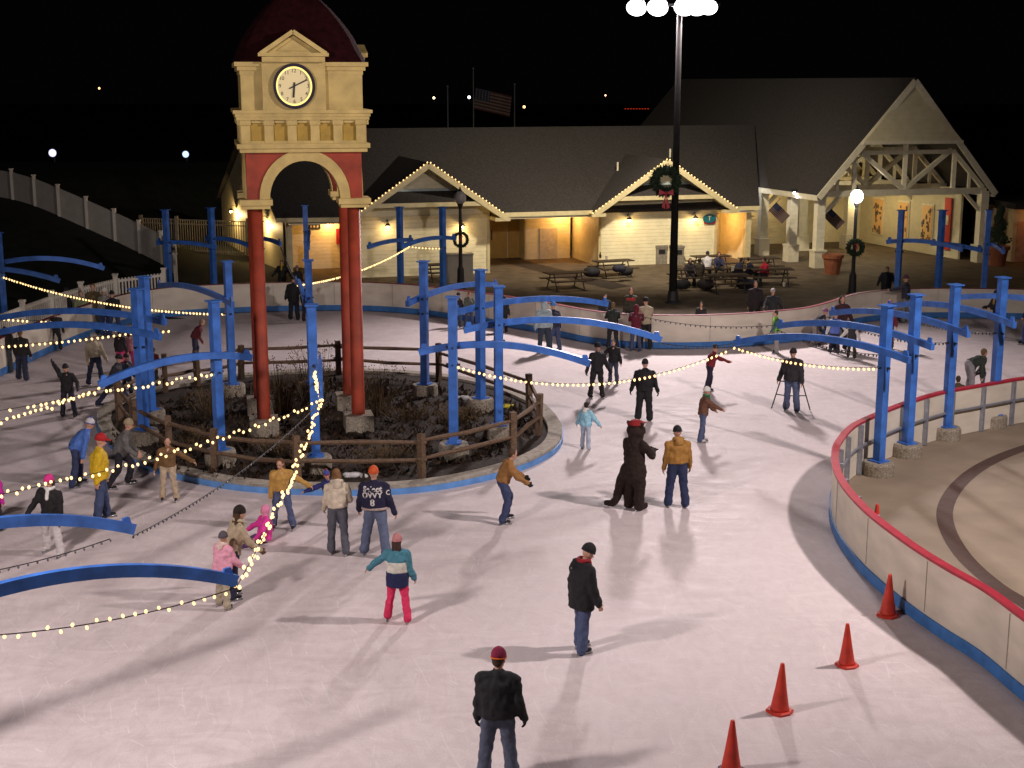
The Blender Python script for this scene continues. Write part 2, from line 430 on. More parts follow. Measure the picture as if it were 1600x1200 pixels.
# dead grass and low shrub litter (uncountable)
mb = MB()
TC0 = V((-5.45, 36.5, 0))
for i in range(4200):
    a = random.uniform(0, 6.283); r = 5.6*math.sqrt(random.random())
    x, y = IC.x+r*math.cos(a), IC.y+r*math.sin(a); z = bedz(x, y)-.02
    h = random.uniform(.05, .22); th = random.uniform(0, 6.28); wd = random.uniform(.03, .09)
    dx, dy = math.cos(th)*wd, math.sin(th)*wd; lx, ly = random.uniform(-.15, .15), random.uniform(-.15, .15)
    mb.add([(x-dx, y-dy, z), (x+dx, y+dy, z), (x+lx, y+ly, z+h)], [(0, 1, 2)])
o = mb.build('dead_ground_cover', mat('dead_leaves', (.042, .024, .012), .9, .7, 9)); o['kind'] = 'stuff'
o['label'] = 'dead brown low planting and leaf litter in the island bed'
def shrub(px, py, h, wd, label, n=170, col='tall'):
    p = at(px, py, .3); p.z = bedz(p.x, p.y)-.03
    t = thing('dry_grass_clump', label, 'plant', p, 'dry grass clumps in the island bed')
    s = MB(); hd = MB()
    for i in range(n):
        a = random.uniform(0, 6.28); r = wd*random.random()**.7
        b0 = p+V((math.cos(a)*r*.6, math.sin(a)*r*.6, 0)); hh = h*random.uniform(.45, 1.05)
        tip = b0+V((math.cos(a)*r*.7+random.uniform(-.1, .1), math.sin(a)*r*.7+random.uniform(-.1, .1), hh))
        sd = V((math.sin(a), -math.cos(a), 0))*.007
        mid = (b0+tip)/2+V((random.uniform(-.03, .03), random.uniform(-.03, .03), .03))
        s.add([b0-sd, b0+sd, mid+sd, mid-sd, tip], [(0, 1, 2, 3), (3, 2, 4)])
        if random.random() < .5:
            for q in range(3):
                c = tip+V((random.uniform(-.05, .05), random.uniform(-.05, .05), random.uniform(-.12, .02))); e = .018
                hd.add([c+V((-e, 0, -e)), c+V((e, 0, -e)), c+V((0, e, e))], [(0, 1, 2)])
    s.add(hd.v, hd.f); s.build('stems', DRY, t)
DRY = mat('dry_stem', (.10, .065, .030), .9, .5, 6); DRYH = mat('seed_head', (.13, .08, .04), .9, .5, 6)
for px, py, h, wd, lab in ((440, 640, 1.6, .7, 'tall dry grass clump right of the near left red column'), (330, 640, .9, .6, 'dry grass clump by the rail left of the red columns'),
        (490, 625, 1.75, .6, 'tallest dry grass clump between the left and rear red columns'), (590, 640, 1.35, .65, 'dry grass clump just right of the near right red column'),
        (300, 690, .5, .7, 'low dry shrub between the two left blue posts'), (640, 650, .5, .8, 'low dry shrub in the right half of the island bed'),
        (600, 715, .45, .8, 'low dead shrub near the front rail of the island'), (435, 700, .5, .6, 'low dead shrub in front of the left red column'), (720, 650, .4, .6, 'small dead shrub beside the right blue posts')):
    shrub(px, py, h, wd, lab)
# scraps lying in the bed
for px, py, c, nm, lab in ((792, 635, (.6, .5, .03), 'litter_bag', 'small yellow bag lying in the bed near the rail'), (560, 742, (.6, .6, .6), 'snow_patch', 'long white snow patch at the front edge of the bed'), (722, 622, (.6, .6, .6), 'snow_patch', 'white snow patch between the right blue posts')):
    p = at(px, py, .2); q = MB()
    for i in range(7):
        q.ell((p.x+random.uniform(-.3, .3), p.y+random.uniform(-.08, .08), .17+random.uniform(0, .05)), (random.uniform(.08, .2), 0, 0), (0, random.uniform(.05, .1), 0), (0, 0, .06), 8, 5)
    tag(q.build(nm, plain(nm, c), None, True), lab, 'litter' if c[2] < .1 else 'snow')
# split-rail fence
FEN = inset(ISL, .62); fl = []
acc = [0]
def on_fence(px, py):
    p = at(px, py, .15); return min(range(len(FEN)), key=lambda i: (FEN[i]-p).length)
t = thing('split_rail_fence', 'weathered brown two rail wooden fence standing round the island bed', 'fence', IC)
fp = [(868, 682), (803, 710), (645, 738), (475, 750), (330, 740), (240, 722), (178, 690), (152, 655), (245, 613), (318, 606), (393, 598), (520, 592), (680, 598), (822, 642)]
fpts = []
for x, y in fp:
    p = at(x, y, .15); d = (p-IC); d.z = 0
    q = min(FEN, key=lambda e: -((e-IC).normalized().dot(d.normalized()))); fpts.append(V((q.x, q.y, .1)))
for p in fpts:
    q = MB(); hh = 1.12+random.uniform(-.05, .07); rz = random.uniform(0, 1.5)
    q.box(p+V((0, 0, hh/2)), (.15, .13, hh), M=(Matrix.Rotation(rz, 3, 'Z') @ Matrix.Rotation(random.uniform(-.04, .04), 3, 'X')))
    q.build('post', WOOD, t)
for i in range(len(fpts)):
    a, b = fpts[i], fpts[(i+1) % len(fpts)]; d = (b-a).normalized()*.12
    for z in (.50, .92):
        q = MB(); j1, j2 = random.uniform(-.05, .05), random.uniform(-.05, .05)
        m_ = (a+b)/2+V((0, 0, z+random.uniform(-.05, .03)))
        q.tube([a-d+V((0, 0, z+j1)), m_, b+d+V((0, 0, z+j2))], [.04, .058, .04], 6); q.build('rail', WOOD, t)
# ------------------------------------------------------------------ clock tower
TC = V((-5.42, 36.5, 0)); TY = R(12)
TU = V((math.cos(TY), math.sin(TY), 0)); TV = V((-math.sin(TY), math.cos(TY), 0))
TS = .93
def T(u, v, z): return TC+TU*u*TS+TV*v*TS+V((0, 0, z))
tw = thing('clock_tower', 'red and cream clock tower on four red columns in the island', 'clock tower', TC)
def tbox(mb, u, v, z0, z1, du, dv): mb.box(T(u, v, (z0+z1)/2), (du*TS, dv*TS, z1-z0), TY)
for u in (-1.3, 1.3):
    for v in (-1.3, 1.3):
        MB().lathe([(.175, 0), (.172, .3), (.16, 5.55)], T(u, v, .42), 20).build('column', REDP, tw, True)
        q = MB(); tbox(q, u, v, .05, .62, .78, .78); q.build('footing', FOOT, tw)
        q = MB(); tbox(q, u, v, 5.97, 6.06, .74, .74); tbox(q, u, v, 6.06, 6.2, .86, .86); q.build('capital', CREAM, tw)
# arch storey: four walls with a round arch
HW = 1.52; AZ = 6.2; TOPZ = 7.34; RI = .96
def arch_wall(du, dv):      # outward normal direction index
    pts = []
    N_ = 20
    arc = [(-RI*math.cos(math.pi*i/N_), AZ+RI*math.sin(math.pi*i/N_)*.98) for i in range(N_+1)]
    out = []
    for s_, th in ((0, 0),):
        for i in range(N_):
            (x0, z0), (x1, z1) = arc[i], arc[i+1]
            out.append([(x0, z0), (x1, z1), (x1, TOPZ), (x0, TOPZ)])
        out.append([(-HW, AZ), (-RI, AZ), (-RI, TOPZ), (-HW, TOPZ)]); out.append([(RI, AZ), (HW, AZ), (HW, TOPZ), (RI, TOPZ)])
    return out, arc
polys, arc = arch_wall(0, 0)
for ang in range(4):
    a = ang*math.pi/2
    def W(x, dpt, z):       # x along the wall, dpt outwards from the centre
        u, v = x, -dpt
        return T(u*math.cos(a)-v*math.sin(a), u*math.sin(a)+v*math.cos(a), z)
    q = MB(); th = .42 if ang % 2 == 0 else .42
    lim = HW if ang % 2 == 0 else HW-.42
    for pl in polys:
        pp = [(max(-lim, min(lim, x)), z) for x, z in pl]
        if abs(pp[0][0]-pp[1][0]) < 1e-4: continue
        n4 = [W(x, HW, z) for x, z in pp]
        q.prism(n4, W(0, HW-.42, 0)-W(0, HW, 0))
    q.build('arch_wall', REDP, tw)
    q = MB(); r1, r2 = RI-.03, RI+.24      # cream archivolt, lines the opening too
    for i in range(20):
        a0, a1 = math.pi*i/20, math.pi*(i+1)/20
        pl = [(-r1*math.cos(a0), AZ+r1*math.sin(a0)), (-r1*math.cos(a1), AZ+r1*math.sin(a1)), (-r2*math.cos(a1), AZ+r2*math.sin(a1)), (-r2*math.cos(a0), AZ+r2*math.sin(a0))]
        q.prism([W(x, HW+.06, z) for x, z in pl], W(0, HW-.03, 0)-W(0, HW+.06, 0))
        pl = [(-r1*math.cos(a0), AZ+r1*math.sin(a0)), (-r1*math.cos(a1), AZ+r1*math.sin(a1)), (-(r1+.028)*math.cos(a1), AZ+(r1+.028)*math.sin(a1)), (-(r1+.028)*math.cos(a0), AZ+(r1+.028)*math.sin(a0))]
        q.prism([W(x, HW-.04, z) for x, z in pl], W(0, HW-.46, 0)-W(0, HW-.04, 0))
    q.build('archivolt', CREAM, tw)
q = MB(); tbox(q, 0, 0, 7.30, 7.36, 2.9, 2.9); q.build('ceiling', CREAM, tw)
q = MB(); tbox(q, 0, 0, 7.34, 7.44, 3.34, 3.34); tbox(q, 0, 0, 7.44, 7.55, 3.48, 3.48); q.build('lower_cornice', CREAM, tw)
q = MB(); tbox(q, 0, 0, 7.55, 8.12, 3.12, 3.12)
for ang in range(4):
    a = ang*math.pi/2
    def W(x, dpt, z):
        u, v = x, -dpt
        return T(u*math.cos(a)-v*math.sin(a), u*math.sin(a)+v*math.cos(a), z)
    Mr = Matrix.Rotation(TY+a, 3, 'Z')
    for i in range(6):       # corbels between the panels
        x = -1.5+i*.6
        q.box(W(x, 1.60, 7.8), (.22, .10, .49), M=Mr)
        q.box(W(x, 1.64, 8.06), (.26, .14, .11), M=Mr)
    q.box(W(0, 1.60, 8.08), (3.03, .08, .06), M=Mr)
    q.box(W(0, 1.59, 7.585), (2.96, .1, .07), M=Mr)
q.build('frieze', CREAM, tw)
for ang in range(4):
    a = ang*math.pi/2
    def W(x, dpt, z):
        u, v = x, -dpt
        return T(u*math.cos(a)-v*math.sin(a), u*math.sin(a)+v*math.cos(a), z)
    Mr = Matrix.Rotation(TY+a, 3, 'Z')
    for i in range(5): MB().box(W(-1.2+i*.6, 1.567, 7.83), (.345, .02, .42), M=Mr).build('frieze_panel', CREAMD, tw)
q = MB(); tbox(q, 0, 0, 8.12, 8.2, 3.46, 3.46); tbox(q, 0, 0, 8.2, 8.28, 3.52, 3.52); tbox(q, 0, 0, 8.28, 8.36, 3.62, 3.62); q.build('upper_cornice', CREAM, tw)
q = MB(); tbox(q, 0, 0, 8.36, 9.2, 3.16, 3.16)
for z0, z1, wv in ((9.2, 9.3, 3.2), (9.3, 9.4, 3.32), (9.4, 9.5, 3.46)): tbox(q, 0, 0, z0, z1, wv, wv)
q.build('clock_storey', CREAM, tw)
def txt(s, size, M, name, mtl, parent, ext=.01, align='CENTER'):
    c = bpy.data.curves.new(name, 'FONT'); c.body = s; c.size = size; c.extrude = ext; c.align_x = align; c.align_y = 'CENTER'
    o = bpy.data.objects.new('tmp', c); COL.objects.link(o)
    bpy.context.view_layer.update()
    me = bpy.data.meshes.new_from_object(o.evaluated_get(bpy.context.evaluated_depsgraph_get()))
    bpy.data.objects.remove(o); me.name = name
    me.transform(Matrix.Translation(-wloc(parent)) @ M); me.materials.clear(); me.materials.append(mtl)
    ob = bpy.data.objects.new(name, me); COL.objects.link(ob); ob.parent = parent
    return ob
FACE = emit('clock_face_lit', (1, .84, .44), .14, True); FACER = emit('clock_rim_glow', (1, .80, .22), 1.3, True)
RIMM = mat('clock_rim', (.02, .014, .03), .4, .1, 5)
for ang in range(4):
    a = ang*math.pi/2; off = -.22 if ang == 0 else 0; pj = 0 if ang == 0 else -.2; dz = 0 if ang == 0 else .3
    def W(x, dpt, z):
        u, v = x+off, -dpt-pj
        return T(u*math.cos(a)-v*math.sin(a), u*math.sin(a)+v*math.cos(a), z)
    Mr = Matrix.Rotation(TY+a, 3, 'Z')
    if ang == 3: continue
    q = MB(); q.box(W(0, 1.67, 8.93), (1.52, .2, 1.14), M=Mr)
    q.prism([W(-.72, 1.58, 9.5), W(.72, 1.58, 9.5), W(.72, 1.58, 9.70), W(0, 1.58, 10.13-dz), W(-.72, 1.58, 9.70)], W(0, 1.84, 0)-W(0, 1.58, 0))
    q.build('clock_bay', CREAM, tw)
    q = MB(); q.beam(W(-.84, 1.74, 9.69), W(.0, 1.74, 10.21-dz), .52, .10); q.beam(W(.84, 1.74, 9.69), W(.0, 1.74, 10.21-dz), .52, .10)
    q.box(W(0, 1.75, 9.56), (1.5, .36, .12), M=Mr); q.box(W(0, 1.75, 9.67), (1.68, .48, .08), M=Mr)
    q.prism([W(-.42, 1.85, 9.76), W(.42, 1.85, 9.76), W(0, 1.85, 10.02-dz*.6)], W(0, 1.88, 0)-W(0, 1.85, 0))
    q.build('pediment', CREAM, tw)
    if ang == 0:
        zc = 8.93; cl = W(0, 1.80, zc)
        ck = bpy.data.objects.new('clock', None); COL.objects.link(ck); ck.parent = tw; ck.location = cl-wloc(tw)
        def disc(r0, r1, d0, d1, m_, nm, n=48):
            q = MB(); vs = []
            for i in range(n):
                b = 2*math.pi*i/n
                for r_, d_ in ((r0, d1), (r1, d1), (r1, d0), (r0, d0)): vs.append(W(r_*math.sin(b), d_, zc+r_*math.cos(b)))
            q.add(vs, [(4*i+k_, 4*((i+1) % n)+k_, 4*((i+1) % n)+(k_+1) % 4, 4*i+(k_+1) % 4) for i in range(n) for k_ in range(4)])
            q.build(nm, m_, ck)
        disc(.465, .54, 1.77, 1.90, RIMM, 'rim'); disc(.425, .465, 1.77, 1.80, FACER, 'glow_ring'); disc(.002, .425, 1.77, 1.80, FACE, 'dial')
        if ang == 0:
            for h_ in range(1, 13):
                b = h_*math.pi/6
                M4 = Matrix.Translation(W(.362*math.sin(b), 1.802, zc+.362*math.cos(b))) @ Matrix.Rotation(TY+a, 4, 'Z') @ Matrix.Rotation(math.pi/2, 4, 'X')
                txt(str(h_), .125, M4, 'numeral', DARK, ck, .004)
            for nm, b, L_, w_, bk in (('hour_hand', R(185.5), .27, .045, .09), ('minute_hand', R(66), .37, .03, .14)):
                q = MB(); A_ = W(-bk*math.sin(b), 1.825, zc-bk*math.cos(b)); B_ = W(L_*math.sin(b), 1.825, zc+L_*math.cos(b))
                q.beam(A_, B_, w_, .012, up=W(0, 2, 0)-W(0, 1, 0)); q.build(nm, DARK, ck)
# bell-shaped dark red roof, square plan with rounded corners
prof = [(9.5, 1.74), (9.56, 1.72), (9.8, 1.62), (10.05, 1.5), (10.3, 1.33), (10.55, 1.13), (10.8, .90), (11.0, .68), (11.2, .46), (11.5, .2), (11.9, .08)]
q = MB(); n = 40; vs = []
for z, r in prof:
    for i in range(n):
        b = 2*math.pi*i/n+.001; c_, s_ = math.cos(b), math.sin(b); e = 7 if z < 9.7 else 5
        kk = r/((abs(c_)**e+abs(s_)**e)**(1/e)); vs.append(T(kk*c_, kk*s_, z))
q.add(vs, [(i*n+k_, i*n+(k_+1) % n, (i+1)*n+(k_+1) % n, (i+1)*n+k_) for i in range(len(prof)-1) for k_ in range(n)]+[tuple(range((len(prof)-1)*n, len(prof)*n))])
q.build('dome_roof', ROOFR, tw)
# ------------------------------------------------------------------ blue light posts with curved arms
def post(base, end, label, zend=2.5, h=4.0, tail=.85, foot=True, group='blue posts with curved arms', zbase=0.0, ft=.34):
    base = V((base[0], base[1], zbase)); e = V(end); d = e-base; d.z = 0; L = d.length; d.normalize()
    t = thing('light_post', label, 'light post', base, group)
    rz = math.atan2(d.y, d.x)
    MB().box(base+V((0, 0, h/2)), (.20, .20, h-.02), rz).build('post', BLUE, t)
    MB().box(base+V((0, 0, h+.005)), (.31, .31, .03), rz).build('cap_plate', BLUE, t)
    if foot:
        z0 = zbase
        MB().lathe([(.37, z0), (.37, ft-.06), (.345, ft)], (base.x, base.y, 0), 20).build('footing', FOOT, t)
        MB().box(base+V((0, 0, ft+.015-zbase)), (.36, .36, .03), rz).build('base_plate', BLUE, t)
    side = V((-d.y, d.x, 0))*.155
    s0 = min(1.0, L*.28); kq = (.45)/max(1e-3, (L-s0)**2-(tail+s0)**2) if (L-s0) > tail+s0+.4 else .05
    kq = min(kq, .075)
    pts = []
    for i in range(25):
        s_ = -tail+(L+tail)*i/24
        pts.append(base+d*s_+side+V((0, 0, zend-zbase+kq*((L-s0)**2-(s_-s0)**2))))
    ar = MB(); vs = []
    for i, p in enumerate(pts):
        tg = pts[min(i+1, 24)]-pts[max(i-1, 0)]; tg.normalize(); sd = side.normalized(); u = sd.cross(tg)
        if u.z < 0: u = -u
        for a_, b_ in ((-.05, -.08), (.05, -.08), (.05, .08), (-.05, .08)): vs.append(p+sd*a_+u*b_)
    fs = [(4*i+k_, 4*i+(k_+1) % 4, 4*i+4+(k_+1) % 4, 4*i+4+k_) for i in range(24) for k_ in range(4)]+[(3, 2, 1, 0), (96, 97, 98, 99)]
    ar.add(vs, fs); A_ = ar.build('arm', BLUE, t)
    for p, s_ in ((pts[-1], -1), (pts[0], 1)):
        c = p+d*s_*.12+V((0, 0, .14)); sd = side.normalized()
        MB().prism([c-d*.09-sd*.02+V((0, 0, -.06)), c+d*.09-sd*.02+V((0, 0, -.06)), c+d*.05-sd*.02+V((0, 0, .07)), c-d*.05-sd*.02+V((0, 0, .07))], sd*.04).build('lug', BLUE, A_)
    za = zend-zbase+kq*((L-s0)**2-s0**2)
    for z in (za-.42, za):
        MB().tube([base+V((0, 0, z))-d*.17, base+V((0, 0, z))+d*.17], .03, 8).build('clamp_bolt', DARK, t)
        MB().tube([base+V((0, 0, z))-side.normalized()*.13, base+V((0, 0, z))+side*1.25], .022, 6).build('bolt', DARK, t)
    return t, pts[-1], base+V((0, 0, za-.42))
G1 = 'blue posts with curved arms standing in the island bed'
G2 = 'blue posts with curved arms by the concrete pad'
G3 = 'blue posts with curved arms behind the far boards'
bz = .1
def gp(px, py): return at(px, py, .0)
AE = {}
def IP(key, b, e, lab, ze=2.5, **k):
    b = at(*b, .5); b.z = 0
    AE[key] = post(b, at(*e, ze), lab, ze, group=G1, zbase=.05, ft=.5, **k)
IP('P1', (664, 600), (783, 446), 'blue post at the right rear of the island, arm reaching back to the lodge')
IP('P3', (751, 622), (955, 476), 'blue post in the right island group with its arm reaching back right')
IP('P4', (779, 664), (1036, 532), 'rightmost blue post of the island, arm reaching straight right over the ice')
IP('P2', (709, 692), (921, 570), 'blue post near the front rail of the island, arm dropping to the right')
IP('M', (494, 712), (490, 620), 'blue post at the front middle of the island, arm pointing at the viewer with lights')
IP('Q3', (344, 702), (150, 600), 'blue post at the front left of the island, arm reaching down left')
IP('Q1', (225, 671), (-10, 522), 'blue post at the left edge of the island, nearer one of the close pair')
IP('Q2', (236, 640), (0, 497), 'blue post at the left edge of the island, farther one of the close pair')
IP('Q4', (363, 600), (255, 446), 'blue post at the left rear of the island, arm reaching back left')
IP('N', (487, 597), (470, 440), 'blue post at the rear middle of the island behind the red tower')
def RP(key, b, e, lab, ze=2.45):
    b = at(*b, .35); b.z = 0
    AE[key] = post(b, at(*e, ze), lab, ze, group=G2, zbase=.02)
RP('R1', (1373, 720), (1155, 535), 'blue post nearest the tip of the concrete pad, its arm with lit bulbs')
RP('R2', (1418, 692), (1223, 509), 'second blue post along the pad wall from its tip')
RP('R3', (1479, 666), (1305, 489), 'third blue post along the pad wall, where a child leans on the boards')
RP('R4', (1552, 647), (1393, 479), 'blue post along the pad wall nearest the right picture edge')
post((15.6, 37.6), at(1498, 465, 2.5), 'blue post beyond the right picture edge whose arm end shows', 2.5, group=G2, zbase=.02)
def FP(key, px, ptop, e, lab, ze=2.6, d=None):
    a = TH+math.atan((ptop-600)/FPX); dd = 5/math.tan(a); b = atd(px, 500, dd); b.z = .03
    AE[key] = post(b, at(*e, ze), lab, ze, group=G3, zbase=.03, foot=False, tail=.6)
FP('T1', 627, 325, (570, 386), 'left one of two blue posts before the left lodge gable')
FP('T2', 693, 325, (622, 386), 'right one of two blue posts before the left lodge gable, lit string on it')
FP('N2', 482, 322, (476, 388), 'thin blue post behind the tower before the orange lit doorway')
FP('U3', 411, 323, (433, 382), 'blue post hidden partly behind the left red tower column')
FP('U2', 337, 326, (388, 386), 'blue post before the dark railing, left of the tower')
FP('U1', 267, 329, (335, 387), 'blue post at the end of the white solid fence')
FP('S1', 1399, 330, (1503, 391), 'leftmost blue post before the timber pavilion')
FP('S2', 1462, 330, (1530, 392), 'middle blue post before the timber pavilion')
FP('S3', 1533, 330, (1562, 394), 'rightmost blue post before the timber pavilion')
FP('S4', 1640, 330, (1596, 392), 'blue post beyond the right edge, arm end against the orange wall')
FP('V1', 7, 365, (165, 420), 'blue post at the left picture edge behind the picket fence', 2.5)
FP('V2', -70, 372, (92, 440), 'blue post outside the left edge, only its arm end seen', 2.5)
eA = at(378, 912, 2.5); eB = at(218, 830, 2.5)
AE['A'] = post(eA+V((-2.95, -2.72, -2.5)), eA, 'nearest blue post, its long thick arm crossing the lower left', 2.5, group='blue posts with curved arms outside the left edge', foot=True)
AE['B'] = post(eB+V((-2.6, -3.02, -2.5)), eB, 'blue post whose arm enters above the nearest one at the left edge', 2.5, group='blue posts with curved arms outside the left edge', foot=True)
# ------------------------------------------------------------------ rink lodge
F0 = V((-10.8, 66.2, 0)); BY = R(16.6)
BU = V((math.cos(BY), math.sin(BY), 0)); BV = V((-math.sin(BY), math.cos(BY), 0))
def B(u, v, z): return F0+BU*u+BV*v+V((0, 0, z))
def uv_of(p): q = V(p)-F0; return q.dot(BU), q.dot(BV)
lo = thing('rink_lodge', 'long cream lodge with dark shingle roof and two gabled bays', 'building', F0)
def face(pts, name, m_, th=.12, parent=None, dirv=None):
    pts = [V(p) for p in pts]; nrm = (pts[1]-pts[0]).cross(pts[2]-pts[0]).normalized()
    return MB().prism(pts, (dirv if dirv is not None else nrm*th)).build(name, m_, parent or lo)
EZ, RZ2, EV, RV = 2.85, 6.55, -1.1, 6.7
# end wall (gable) at the left
Fp = V((-10.75, 66.1, 0)); Bp = V((-16.1, 78.4, 0)); ap = (Fp+Bp)/2; up = lambda z: V((0, 0, z))
face([Fp, Fp+up(EZ), ap+up(RZ2), Bp+up(EZ), Bp], 'end_wall', SIDE, dirv=V((.12, .02, 0)))
# roof: front slope then rear slope
UR = 27.5
rl, rr = ap+up(RZ2)+V((-.35, 0, 0)), B(UR, RV, RZ2)
el, er = Fp+up(EZ-.12)+V((-.25, -.35, 0)), B(24.1, EV, EZ-.12)
face([el, er, rr, rl], 'roof', SHING, dirv=up(.16))
bl, br_ = Bp+up(EZ-.12)+V((-.35, .3, 0)), B(UR, 14.5, EZ-.12)
face([rl, rr, br_, bl], 'rear_roof', SHING, dirv=up(.16))
g_l, g_r = uv_of(Fp)[0], 27
# front eave fascia pieces + gutters
MB().beam(el+up(.02), B(2.8, EV, EZ-.08), .06, .2).build('fascia', TRIM, lo)
MB().beam(B(9.9, EV-.02, EZ-.06), B(15.1, EV-.02, EZ-.06), .06, .2).build('fascia', TRIM, lo)
MB().beam(B(22.4, EV-.02, EZ-.06), B(24.1, EV-.02, EZ-.06), .06, .2).build('fascia', TRIM, lo)
# gabled bays
WL = []
def bay(u0, u1, v, apz, lab):
    um = (u0+u1)/2; ez = EZ-.05; hw = (u1-u0)/2; slope = (apz-ez)/(hw+.45)
    wz = apz-.12
    face([B(u0, v, 0), B(u1, v, 0), B(u1, v, ez+.3), B(um, v, wz), B(u0, v, ez+.3)], 'bay_wall', SIDE, dirv=BV*.14)
    for uu in (u0, u1-.14):   # cheeks
        face([B(uu, v+.14, 0), B(uu, 4.4, 0), B(uu, 4.4, ez+.2), B(uu, v+.14, ez+.2)], 'cheek_wall', SIDE, dirv=BU*.14)
    vb = 4.2; vf = v-1.0
    for s_, ue in ((-1, u0-.55), (1, u1+.55)):
        e0 = ez-(.1)*slope
        face([B(ue, vf, e0), B(um, vf, apz), B(um, vb, apz), B(ue, vb, e0)], 'bay_roof', SHING, dirv=up(.13))
        a0, a1 = B(ue, vf-.03, e0+.0), B(um, vf-.03, apz+.0)
        MB().beam(a0, a1, .07, .26).build('barge_board', TRIM, lo)
        MB().box(B(ue+s_*-.18, vf+.45, e0-.05), (.75, 1.0, .16), BY).build('eave_return', TRIM, lo)
        face([B(ue+s_*-.3, vf+.04, e0+.1), B(um, vf+.04, apz-.12), B(um, v, apz-.12), B(ue+s_*-.3, v, e0+.1)], 'soffit', SIDE, dirv=up(.03))
    # pent roof across the gable with a beam under it
    zb, zt = ez+.72, ez+1.15; tw_ = (apz-zb)/slope-.15; tt = (apz-zt)/slope-.1
    face([B(um-tw_, vf+.05, zb), B(um+tw_, vf+.05, zb), B(um+tt, v-.02, zt), B(um-tt, v-.02, zt)], 'pent_roof', SHING, dirv=up(.07))
    MB().beam(B(um-tw_-.1, vf+.02, zb-.06), B(um+tw_+.1, vf+.02, zb-.06), .1, .2).build('cross_beam', TRIM, lo)
    MB().beam(B(um-tt, v-.03, zt+.13), B(um+tt, v-.03, zt+.13), .05, .1).build('sill_trim', mat('sill_blue', (.42, .52, .52), .5), lo)
    for uu in (u0+.06, u1-.06): MB().box(B(uu, v-.02, ez/2+.1), (.14, .06, ez+.2), BY).build('corner_board', TRIM, lo)
    MB().box(B(um, v-.02, ez-.02), (u1-u0, .05, .18), BY).build('band_board', TRIM, lo)
    return um, vf, slope, ez, apz
bayA = bay(3.35, 9.75, -1.3, 5.28, 'A'); bayB = bay(15.6, 22.0, -.55, 5.2, 'B')
# recessed walls
def rwall(u0, u1, v, z=2.75, m_=SIDE): face([B(u0, v, 0), B(u1, v, 0), B(u1, v, z), B(u0, v, z)], 'recess_wall', m_, dirv=BV*.12)
rwall(.4, 3.4, 2.6); rwall(9.7, 12.9, 4.2); rwall(12.9, 15.4, 3.2); rwall(22.0, 23.7, 2.6)
face([B(12.9, 4.2, 0), B(12.9, 3.2, 0), B(12.9, 3.2, 2.75), B(12.9, 4.2, 2.75)], 'recess_wall', SIDE, dirv=BU*.12)
for u0, u1 in ((.2, 3.8), (10.1, 15.4), (22.1, 24.0)):
    face([B(u0, EV+.05, EZ-.28), B(u1, EV+.05, EZ-.28), B(u1, 4.4, EZ-.28), B(u0, 4.4, EZ-.28)], 'recess_ceiling', SIDE, dirv=up(.06))
for u, v in ((.25, -.3), (23.75, -.5)): MB().box(B(u, v, 1.35), (.3, .3, 2.7), BY).build('corner_post', TRIM, lo)
MB().box(B(.3, 1.2, 1.35), (.14, 2.7, 2.7), BY).build('recess_wall', SIDE, lo)
MB().box(B(23.7, 1.0, 1.35), (.14, 3.0, 2.7), BY).build('recess_wall', SIDE, lo)
# doors
DOORM = mat('door_yellow', (.50, .31, .06), .5, .1, 4)
d_ = MB().box(B(11.75, 4.17, 1.08), (.98, .07, 2.1), BY).build('door', DOORM, lo)
MB().box(B(11.75-.36, 4.11, 1.25), (.06, .05, .5), BY).build('handle', DARK, d_)
d_ = MB().box(B(12.75, 4.17, 1.08), (.90, .07, 2.1), BY).build('door', DOORM, lo)
MB().box(B(14.2, 3.17, .82), (.95, .06, 1.6), BY).build('service_panel', mat('panel_cream', (.62, .56, .42), .5), lo)
MB().box(B(3.1, 2.53, 1.6), (.25, .1, .75), BY).build('fire_cabinet', RAILRED, lo)
PLATE = mat('plate_dark', (.03, .028, .025), .5); PLT = mat('plate_letters', (.5, .5, .45), .5)
for u, v in ((1.9, 2.56), (10.75, 4.16)):
    s_ = MB().box(B(u, v, 2.12), (.62, .05, .24), BY).build('door_sign', PLATE, lo)
    q = MB()
    for i in range(3): q.box(B(u-.16+i*.16, v-.03, 2.12), (.085, .02, .11), BY)
    q.build('sign_marks', PLT, s_)
# teal oval sign with a white T and a red ribbon
su, sv = uv_of(atd(1115, 359, 71.2)); sp = B(su, -.62, 2.27)
M3 = Matrix.Rotation(BY, 3, 'Z')
os_ = bpy.data.objects.new('oval_sign', None); COL.objects.link(os_); os_.parent = lo; os_.location = sp-F0
def oval(rx, rz_, off, nm, m_):
    q = MB(); q.prism([sp+M3 @ V((rx*math.cos(a*.2244), off, rz_*math.sin(a*.2244))) for a in range(28)], M3 @ V((0, .04, 0))); return q.build(nm, m_, os_)
oval(.36, .23, -.05, 'sign_board', mat('sign_teal', (.015, .13, .17), .4))
MB().prism([sp+M3 @ V(p) for p in ((-.30, -.02, -.16), (.36, -.02, -.16), (.38, -.02, -.02), (.34, -.02, -.27), (-.26, -.02, -.27))], M3 @ V((0, .03, 0))).build('sign_ribbon', RAILRED, os_)
txt('T', .36, Matrix.Translation(sp+M3 @ V((0, -.06, 0))) @ Matrix.Rotation(BY, 4, 'Z') @ Matrix.Rotation(math.pi/2, 4, 'X'), 'sign_letter', mat('letter_white', (.6, .6, .5), .5), os_, .008)
